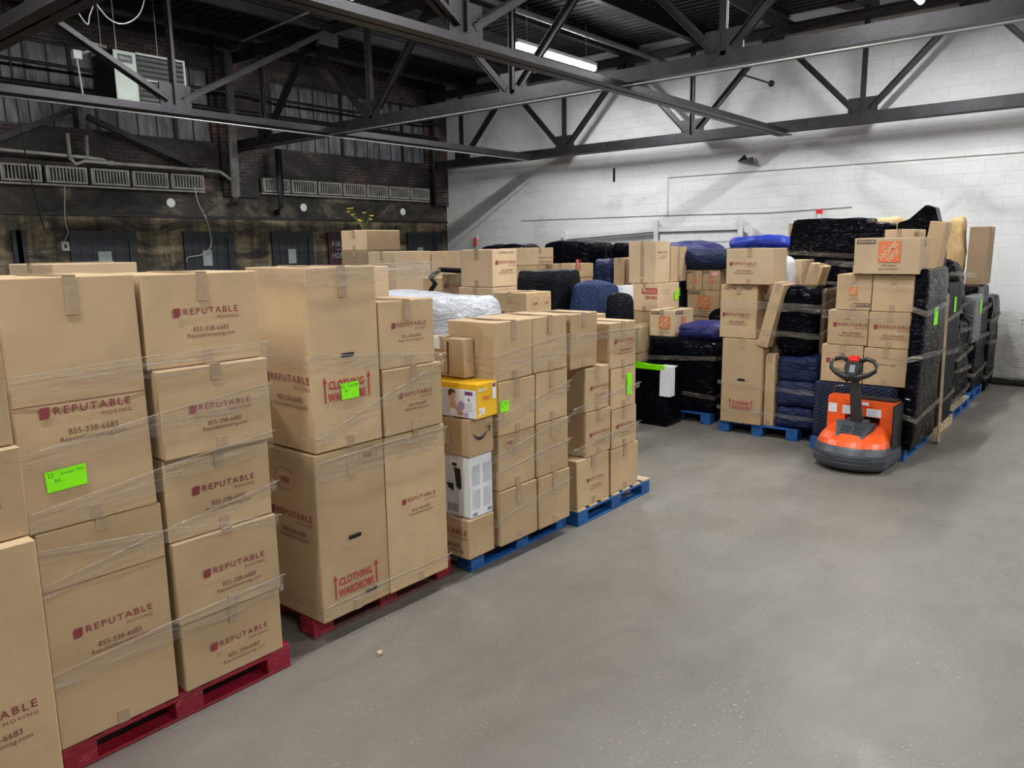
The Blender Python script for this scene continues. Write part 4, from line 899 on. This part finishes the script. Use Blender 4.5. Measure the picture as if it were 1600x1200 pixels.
# ================================================================== middle load with the tall wardrobe carton
GM = 'cartons of the wardrobe load right of the aisle gap'
p = pallet('blue pallet under the lone tall wardrobe carton and navy blankets', -4.16, 9.17, 'blue', rz=0)
carton('tall closed wardrobe carton standing alone, red print near its foot', -4.13, -3.60, 9.14, 9.70, .145, 1.215, [('ward', '-Y', .22, .22, .30)], 'y', GM, name='wardrobe_carton', hole=[('-Y', .5, .52)], cat='cardboard box', drop=.12)
carton('carton with red print resting on the lone wardrobe carton', -4.20, -3.72, 9.20, 9.66, 1.217, 1.885, [('rep', '-Y', .08, .42, .35), ('pen', '-Y', .10, .90, .35)], 'y', GM, drop=.12, botape=False)
carton('topmost carton of the wardrobe load, red print over two tape strips', -4.12, -3.52, 9.16, 9.60, 1.887, 2.325, [('rep', '-Y', .08, .55, .34)], 'y', GM, 'cardboard_pale')
carton('narrow upright carton squeezed right of the lone wardrobe carton', -3.585, -3.46, 9.2, 10.0, .145, 1.05, (), 'y', GM, name='flat_carton')
t = carton('long flat carton leaning outwards beside the black wrapped chair', -3.68, -3.54, 9.12, 9.20+.3, 1.14, 1.93, (), 'y', GM, name='flat_carton', tilt=(0, R(13)))
t.location.x += .0
soft('wrapped_chair', 'upholstered chair in glossy black film standing on navy blankets', 'wrapped furniture', -3.50, -3.05, 9.25, 10.0, 1.02, 1.87, 'black_wrap', .12, .035, 33, group='black wrapped goods by the wardrobe load')
soft('wrapped_board', 'brown panel in dark film against the side of the black wrapped chair', 'wrapped furniture', -3.035, -2.965, 9.42, 10.05, 1.02, 1.84, 'brown_panel', .03, .006, 34)
for k, (z0, z1, w_) in enumerate(((.147, .40, 0), (.40, .72, .02), (.72, 1.02, .0))):
    soft('moving_blanket', ['folded navy moving blanket, lowest beside the wardrobe carton', 'navy moving blanket bulging in the middle of the blue pile', 'navy moving blanket on top of the pile, black chair above'][k], 'blanket', -3.45, -2.97+w_, 9.20+.02*k, 10.2, z0, z1+.02, 'navy_wrap', .07, .03, 35+k, group='navy blankets piled on the blue pallet')
soft('wrapped_cabinet', 'big upright cabinet in black film, highest thing in the back rows', 'wrapped furniture', -4.03, -3.05, 10.93, 11.55, 1.80, 2.70, 'black_wrap', .05, .02, 41, group='black wrapped goods by the wardrobe load', shear=(.06, 0), bands=1, band_mat='film')
soft('glossy_bundle', 'black wrapped stack that carries the big upright cabinet', 'wrapped furniture', -3.7, -3.0, 10.93, 11.55, 0, 1.80, 'black_wrap', .06, .03, 42, group='black wrapped goods by the wardrobe load')
carton('plain carton between white sack and black cabinet, behind the wardrobe load', -4.15, -3.62, 10.41, 10.9, 1.78, 2.16, (), 'y', GM, 'cardboard_pale'); support(-4.2, -3.62, 10.41, 10.9, 1.78)
soft('white_sack', 'cream coloured sack tucked behind the topmost wardrobe load carton', 'sack', -3.98, -3.58, 9.75, 10.2, 1.70, 2.22, 'white_plastic', .1, .02, 43, taper=.1); support(-4.1, -3.6, 9.75, 10.22, 1.70, zb=.147)
carton('short tilted carton standing on end behind the leaning flat carton', -3.5, -3.32, 10.1, 10.4, 1.78, 2.12, (), 'y', GM, name='flat_carton', tilt=(0, R(16)))
carton('carton block under the short tilted carton', -3.55, -3.24, 10.22, 10.5, .0, 1.78, (), 'y', GM, name='tall_carton')
soft('wrapped_item', 'tan wrapped parcel peeking out behind the black cabinet', 'parcel', -3.2, -2.72, 11.6, 12.1, 2.2, 2.70, 'kraft_paper', .1, .03, 44); support(-3.2, -2.97, 11.6, 12.1, 2.2)
soft('wrapped_table', 'table legs wrapped in brown paper under the black cabinet', 'wrapped furniture', -2.98, -2.83, 10.35, 10.5, 1.5, 2.12, 'kraft_paper', .05, .02, 45); support(-3.0, -2.8, 10.3, 10.5, 1.5)

# ================================================================== right load behind the pallet truck
GR = 'cartons of the right load behind the pallet truck'
pallet('blue pallet of the right load, a corner showing beside the orange truck', -2.93, 8.98, 'blue')
soft('quilted_dresser', 'dresser under a navy zigzag quilted blanket behind the orange truck', 'covered furniture', -2.93, -2.04, 9.02, 9.7, .147, .80, 'navy_quilt', .03, .008, 51)
Y0 = 9.04
for lab, x0, x1, z0, z1, pr in (
    ('carton with red print at the lower left of the right load, over the quilt', -2.87, -2.415, .805, 1.235, [('rep', '-Y', .13, .55, .38)]),
    ('blank taped carton at the lower right of the right load, over the quilt', -2.41, -1.96, .805, 1.225, [('pen', '-Y', .3, .55, .2)]),
    ('carton with red print in the second tier of the right load, left one', -2.82, -2.385, 1.237, 1.63, [('rep', '-Y', .15, .55, .36)]),
    ('carton with red print in the second tier of the right load, beside the black panel', -2.38, -1.955, 1.228, 1.625, [('rep', '-Y', .13, .55, .37)]),
    ('carton with a small orange logo, printed upside down, in the third tier', -2.745, -2.37, 1.632, 2.03, [('hd', '-Y', .37, .42, .085), ('med', '-Y', .50, .10, .18), ('hdtxt', '-Y', .3, .3, .15)]),
    ('blank carton in the third tier of the right load, under the big logo', -2.365, -1.945, 1.627, 2.025, [])):
    carton(lab, x0, x1, Y0, Y0+.45, z0, z1, pr, 'y', GR)
carton('top carton with a big orange logo, highest of the right load', -2.56, -1.90, 8.98, 9.43, 2.032, 2.42, [('hd', '-Y', .38, .33, .22), ('med', '-Y', .04, .84, .19), ('hdtxt', '-Y', .36, .16, .24)], 'x', 'orange logo cartons', 'cardboard_pale')
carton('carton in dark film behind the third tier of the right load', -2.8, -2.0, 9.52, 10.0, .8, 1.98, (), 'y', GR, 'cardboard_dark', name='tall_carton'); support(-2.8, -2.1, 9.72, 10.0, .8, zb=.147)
soft('wrapped_mattress', 'upright mattress in black film along the aisle side of the right load, green label', 'mattress', -1.96, -1.82, 8.86, 10.0, .147, 2.08, 'black_wrap', .05, .012, 52, group='black wrapped goods of the right row', bands=3, band_mat='film_thick', shear=(0, .18))
green_note(bpy.data.objects['wrapped_mattress'], '+X', (.14, 1.14, 1.93), .50, .68, .2, .2, 0, 2, 2)
carton('long narrow carton standing on end behind the top orange logo carton', -2.12, -1.95, 9.95, 10.3, 1.9, 2.60, [('circ', '+X', .5, .4, .08)], 'x', 'cartons high on the right row', name='flat_carton', tilt=(0, R(7)))
carton('wider upright carton left of the long narrow one, seen past the logo carton', -2.52, -2.2, 10.0, 10.6, 2.0, 2.52, (), 'y', 'cartons high on the right row', 'cardboard_pale', name='flat_carton')
support(-2.5, -2.0, 10.21, 10.39, 1.9)
t = thing('wooden_board', 'pale bare wooden board leaning along the right row, foot on the floor', 'board', (-1.79, 10.06, 0.02)); MB().bar((0, 0, 0), (-.10, .42, 1.72), .03, .14, 'raw_wood').build('board', t, bevel=.003)
t = thing('wooden_skid', 'pale wooden skid under the dark panel of the right row', 'pallet', (-2.9, 10.4, 0));
for yy in (0, .45, .9): MB().box(0, 1.02, yy, yy+.1, .09, .11, 'raw_wood').build('deck_board', t)
for xx in (0, .92): MB().box(xx, xx+.1, 0, 1.0, 0, .09, 'raw_wood').build('runner', t)
soft('wrapped_flatpack', 'dark grey flat pack furniture in film behind the leaning board', 'wrapped furniture', -2.05, -1.88, 10.35, 11.25, .11, 1.85, 'black_fabric', .03, .008, 53, group='black wrapped goods of the right row', bands=3, band_mat='film_thick', shear=(0, .12))
green_note(bpy.data.objects['wrapped_flatpack'], '+X', (.17, .9, 1.74), .55, .80, .13, .19, 0, 2, 6)
pallet('blue pallet with pale deck slats in the middle of the right row', -2.92, 11.5, 'blue', worn=True)
soft('wrapped_furniture', 'chair and grey bags in creased film above the pale slatted blue pallet', 'wrapped furniture', -2.6, -1.92, 11.5, 12.5, .147, 1.35, 'black_wrap', .12, .05, 54, group='black wrapped goods of the right row', bands=4, band_mat='film_thick')
soft('wrapped_furniture', 'grey film wrapped panel with a green label in the right row', 'wrapped furniture', -2.02, -1.86, 12.3, 12.9, .95, 1.62, 'grey_wrap', .03, .01, 55, group='black wrapped goods of the right row'); 
green_note(bpy.data.objects['wrapped_furniture.001'], '+X', (.16, .6, .67), .5, .6, .14, .2, 0, 2, 4)
soft('wrapped_furniture', 'bulging dark bag tied with film above the green labelled panels', 'wrapped furniture', -2.7, -1.95, 11.5, 12.4, 1.35, 2.12, 'black_wrap', .25, .06, 56, group='black wrapped goods of the right row', bands=2, band_mat='film_thick', taper=.15)
t = thing('black_sheet', 'pointed black plastic sheet rising high behind the upright cartons', 'plastic sheet', (-2.62, 11.2, 1.9))
def slab(pts, y, th, mat, nm, par):
    n = len(pts); vs = [(a, y, b_) for a, b_ in pts]+[(a, y+th, b_) for a, b_ in pts]
    return MB().raw(vs, [tuple(range(n)), tuple(range(n, 2*n))[::-1]]+[(i_, i_+n, (i_+1) % n+n, (i_+1) % n) for i_ in range(n)], mat).build(nm, par, bevel=.01)
slab([(.02, .0), (.52, .0), (.50, .45), (.38, .90), (.27, .94), (.08, .76), (-.05, .72), (-.05, .3)], 0, .25, 'black_wrap', 'sheet_fold', t)
soft('black_bundle', 'glossy flat black bundle lying level beside the pointed sheet', 'wrapped furniture', -3.02, -2.66, 10.75, 11.15, 2.2, 2.62, 'black_wrap', .03, .015, 58); support(-3.0, -2.68, 10.75, 11.15, 2.2); support(-2.66, -2.1, 11.2, 11.45, 1.9)
pallet('blue pallet further down the right row', -2.95, 12.75, 'blue'); pallet('last blue pallet of the right row, close to the white wall', -2.95, 13.95-.0, 'blue', L=1.1) if False else None
soft('wrapped_wardrobe', 'tall dark wrapped furniture at the far end of the right row', 'wrapped furniture', -2.75, -1.93, 12.95, 13.95, .147, 1.72, 'black_wrap', .06, .03, 59, group='black wrapped goods of the right row', bands=3, band_mat='film_thick')
soft('wrapped_wardrobe', 'last film wrapped black furniture before the white wall', 'wrapped furniture', -2.75, -1.90, 14.0, 14.85, .0, 1.50, 'black_wrap', .06, .03, 60, group='black wrapped goods of the right row', bands=3, band_mat='film_thick')
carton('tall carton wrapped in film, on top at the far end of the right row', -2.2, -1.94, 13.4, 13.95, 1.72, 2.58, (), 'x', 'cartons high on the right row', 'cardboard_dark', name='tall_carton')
soft('paper_parcel', 'crumpled brown paper parcel standing left of the far tall carton', 'parcel', -2.50, -2.24, 13.3, 13.6, 1.72, 2.72, 'kraft_paper', .06, .03, 61, taper=.1)
# clear wrapped rack at the right edge, by the wall
t = thing('wrapped_rack', 'metal rack in clear wrinkled film against the white wall at the right edge', 'rack', (-1.95, 14.9, .1))
for x in (.36, .42): MB().box(x, x+.02, 0, .05, .3, 1.0, 'white_paint').build('rack_post', t)
for z in (.3, .98): MB().box(.36, 1.4, 0, .05, z, z+.02, 'white_paint').build('rack_rail', t)
B = MB(); random.seed(8)
for i in range(12):
    for j in range(8):
        x0_, z0_ = i*.12, j*.14; c_ = lambda a, b_: (a, -.03+.02*noise.noise(Vector((a*4, 0, b_*4))), b_)
        B.poly([c_(x0_, z0_), c_(x0_+.12, z0_), c_(x0_+.12, z0_+.14), c_(x0_, z0_+.14)], 'film_thick')
B.build('film_cover', t)
MB().box(.0, 1.5, -.02, .1, -.1, -.04, 'steel_black').build('rack_base', t)
# small things on the floor
t = thing('wood_plug', 'small round wooden plug lying on the floor by the second red pallet', 'wood scrap', (-3.33, 2.73, .014)); MB().tube([(0, -.016, 0), (0, .016, 0)], .014, 'raw_wood', 14).build('plug_body', t); MB().tube([(0, -.017, 0), (0, .0165, 0)], .004, 'hole_black', 8).build('plug_hole', t)

film('clear film bands round the wardrobe load right of the gap', -4.2, -2.93, 9.13, 10.1, [(1.62, 1.70, .10), (1.30, 1.40, .07), (.62, .70, .06), (.30, .34, .05)], wd=1.24)
film('clear film bands round the cartons of the right load', -2.9, -1.945, 9.02, 9.6, [(2.12, 2.1, .06), (1.55, 1.55, .10), (1.90, 1.88, .04), (1.15, 1.12, .05)], wd=.93)

# ================================================================== electric pallet truck
t = thing('pallet_truck', 'orange and grey electric pallet truck parked with its forks under the right load', 'pallet truck', (-2.30, 8.55, 0), R(-3))
def loft(secs, mat, name, parent, smooth=True, bev=0):
    """secs: list of (z, [(x, y)...]) with equal counts"""
    vs = []; fs = []; n = len(secs[0][1])
    for z, pts in secs: vs += [(x, y, z) for x, y in pts]
    for i in range(len(secs)-1):
        for j in range(n): fs.append((i*n+j, i*n+(j+1) % n, (i+1)*n+(j+1) % n, (i+1)*n+j))
    fs.append(tuple(range(n))[::-1]); fs.append(tuple(range((len(secs)-1)*n, len(secs)*n)))
    return MB().raw(vs, fs, mat).build(name, parent, smooth=False)
def plan(hw, yf, yb, bulge, n=14, cr=.05):
    pts = []
    for k in range(n+1):
        a = -1+2*k/n; pts.append((a*hw, yf - bulge*(1-abs(a)**2.4)))
    return pts + [(hw, yb), (-hw, yb)]
loft([(.035, plan(.34, -.20, .30, .17)), (.07, plan(.365, -.22, .30, .19)), (.15, plan(.375, -.23, .30, .20)), (.155, plan(.37, -.225, .30, .185)), (.20, plan(.37, -.215, .30, .18)), (.25, plan(.36, -.19, .30, .17)), (.265, plan(.355, -.18, .30, .165))], 'jack_grey', 'skirt', t)
for z in (.11, .185):
    B = MB(); pl = plan(.372, -.226, .3, .195)[:15]; B.tube([(x, y-.002, z) for x, y in pl[2:13]], .006, 'jack_grey', 6); B.build('skirt_ridge', t, smooth=True)
loft([(.265, plan(.35, -.172, .28, .16)), (.315, plan(.34, -.145, .28, .15)), (.37, plan(.315, -.09, .28, .13)), (.42, plan(.27, -.02, .28, .09)), (.445, plan(.22, .03, .28, .05))], 'jack_orange', 'hood', t)
# upright orange cowl with a dark recess in the middle
B = MB(); B.box(-.35, -.16, .08, .26, .265, .70, 'jack_orange'); B.box(.20, .35, .08, .26, .265, .70, 'jack_orange'); B.box(-.16, .20, .08, .26, .53, .70, 'jack_orange'); B.box(-.16, .20, .22, .26, .265, .53, 'jack_black'); B.box(-.35, -.10, .10, .25, .70, .725, 'jack_orange')
B.build('cowl', t)
MB().box(-.355, .355, .261, .31, .10, .71, 'jack_black').build('rear_frame', t, bevel=.01)
MB().box(.352, .366, -.02, .30, .06, .70, 'jack_black').build('side_panel', t, bevel=.005)
B = MB(); B.box(-.08, .33, .14, .30, .701, .722, 'jack_black'); B.build('top_cover', t)
# grey vented insert on the hood
B = MB(); M = Matrix.Translation((.0, -.13, .405)) @ Matrix.Rotation(R(38), 4, 'X')
B.raw([(-.21, .13, -.02), (.21, .13, -.02), (.15, -.12, -.02), (-.15, -.12, -.02), (-.20, .12, .022), (.20, .12, .022), (.14, -.11, .022), (-.14, -.11, .022)], [(0, 3, 2, 1), (4, 7, 6, 5)[::-1], (0, 1, 5, 4), (1, 2, 6, 5), (2, 3, 7, 6), (3, 0, 4, 7)], 'jack_grey', M); o = B.build('vent_cover', t)
for k in range(4):
    for s_ in (-1, 1): B = MB(); B.box(min(s_*.01, s_*.12), max(s_*.01, s_*.12), -.07+k*.032, -.058+k*.032, .021, .0235, 'hole_black', M); B.build('vent_slot', o)
# tiller
MB().tube([(-.10, .0, .47), (.12, .0, .47)], .048, 'jack_grey', 14).build('tiller_joint', t, smooth=True)
B = MB(); B.raw([(-.06, .03, .46), (.065, .03, .46), (.065, -.045, .46), (-.06, -.045, .46), (-.025, -.20, 1.0), (.055, -.20, 1.0), (.055, -.25, 1.0), (-.025, -.25, 1.0)], [(0, 3, 2, 1), (4, 5, 6, 7), (0, 1, 5, 4), (1, 2, 6, 5), (2, 3, 7, 6), (3, 0, 4, 7)], 'jack_arm'); B.build('tiller_arm', t, bevel=.008)
hx, hy, hz = .015, -.26, 1.06
hd = MB(); M = Matrix.Translation((hx, hy, hz)) @ Matrix.Rotation(R(-20), 4, 'X')
hd.raw([(-.055, 0, -.09), (.055, 0, -.09), (.10, 0, .03), (.075, 0, .13), (-.075, 0, .13), (-.10, 0, .03), (-.045, -.06, -.08), (.045, -.06, -.08), (.085, -.06, .03), (.065, -.06, .12), (-.065, -.06, .12), (-.085, -.06, .03)],
       [(0, 1, 2, 3, 4, 5), (11, 10, 9, 8, 7, 6), (0, 6, 7, 1), (1, 7, 8, 2), (2, 8, 9, 3), (3, 9, 10, 4), (4, 10, 11, 5), (5, 11, 6, 0)], 'jack_black', M)
hobj = hd.build('tiller_head', t, bevel=.01)
for s_ in (-1, 1):
    B = MB(); pts = [(.05, .10), (.12, .135), (.19, .115), (.225, .07), (.22, .015), (.16, -.03), (.08, -.06), (.02, -.085)]
    B.tube([M @ Vector((s_*a, -.03, b_)) for a, b_ in pts], [.026, .024, .021, .02, .021, .026, .036, .045], 'jack_black', 10); B.build('grip_loop', t, smooth=True)
B = MB(); B.box(-.05, .05, -.075, .01, .09, .155, 'jack_red', M); B.build('red_button', hobj, bevel=.012)
B = MB()
for i in range(4):
    for j in range(3): B.box(-.022+j*.018, -.010+j*.018, -.063, -.060, -.02+i*.02, -.006+i*.02, 'ink_light_grey', M)
B.build('keypad_buttons', hobj)
# labels
def sticker(x0, x1, z0, z1, mat, nm='sticker', lines=0):
    P = PR(); P.r(x0, x1, z0, z1, mat)
    for k in range(lines): P.r(x0+.01, x1-.01, z1-.02-k*.014, z1-.016-k*.014, 'ink_light_grey', .0006)
    o = P.build(nm, t); o.matrix_local = Matrix.Translation((0, .078, 0)) @ Matrix(((1, 0, 0), (0, 0, -1), (0, 1, 0))).to_4x4(); return o
sticker(-.19, -.05, .535, .63, 'white_print', lines=6); sticker(.06, .21, .535, .62, 'white_print', lines=5); sticker(-.09, .08, .65, .685, 'white_print')
sticker(-.34, -.25, .54, .64, 'white_plastic', 'label_pouch'); sticker(-.16, .13, .633, .643, 'jack_red')
for s_ in (-1, 1):
    B = MB(); B.box(s_*.19-.08, s_*.19+.08, .34, 1.45, .045, .085, 'jack_black'); B.build('fork', t, bevel=.006)
for x_ in (-.28, .28): MB().tube([(x_-.03, .02, .04), (x_+.03, .02, .04)], .04, 'jack_black', 14).build('castor_wheel', t, smooth=True)
MB().tube([(.365, .30, .73), (.40, .26, .735), (.43, .26, .73)], .008, 'chrome', 6).build('side_hook', t, smooth=True); MB().tube([(-.34, .2, .75), (-.30, .15, .82), (-.2, .1, .84)], .006, 'chrome', 6).build('latch_wire', t, smooth=True)
for o in [x for x in bpy.data.objects if x.get('label') == 'small far carton with orange logo and pink mark, on the big one']:
    P = PR(); P.e(0, 0, .05, .03, 'ink_pink'); q = P.build('pink_sticker', o); q.matrix_local = face_M('-Y', .275, .44, .298, .7, .8, .004)
if False:
    for o in bpy.data.objects: 
        if o.get('label'): print('LAB', o.name, o['label'])

for o in [x for x in bpy.data.objects if x.get('label') in ('tall lower carton with red print, standing on the nearest red pallet', 'tall upper carton with a neon green note low on its front')]:
    h = .735 if 'lower' in o['label'] else .54
    q = MB().box(.3085, .3112, -.278, .278, h*1.035-.0018, h*1.035+.0018, 'ink_brown').build('fold_line', o)

t = thing('wall_brace', 'black diagonal steel brace sloping down across the brick above the left radiators', 'brace', (-14.6, 6.1, 4.74)); MB().bar((0, 0, 0), (0, 2.1, -.76), .07, .10, 'steel_black').build('brace_bar', t)
t = thing('wall_brace', 'black strut rising from the left edge to the roof below the window', 'brace', (-14.6, 4.2, 4.0)); MB().bar((0, 0, 0), (0, 1.65, .82), .06, .09, 'steel_black').build('brace_bar', t)
t = thing('wall_pipe', 'black pipe running level along the windows under the roof', 'pipe', (-14.5, 2.0, 5.15)); MB().tube([(0, 0, 0), (0, 12.6, 0)], .05, 'steel_black', 10).build('pipe_run', t, smooth=True)
t = thing('wall_pipe', 'thinner dark pipe above the level pipe along the windows', 'pipe', (-14.5, 2.0, 5.5)); MB().tube([(0, 0, 0), (0, 12.6, 0)], .03, 'steel_dark', 10).build('pipe_run', t, smooth=True)
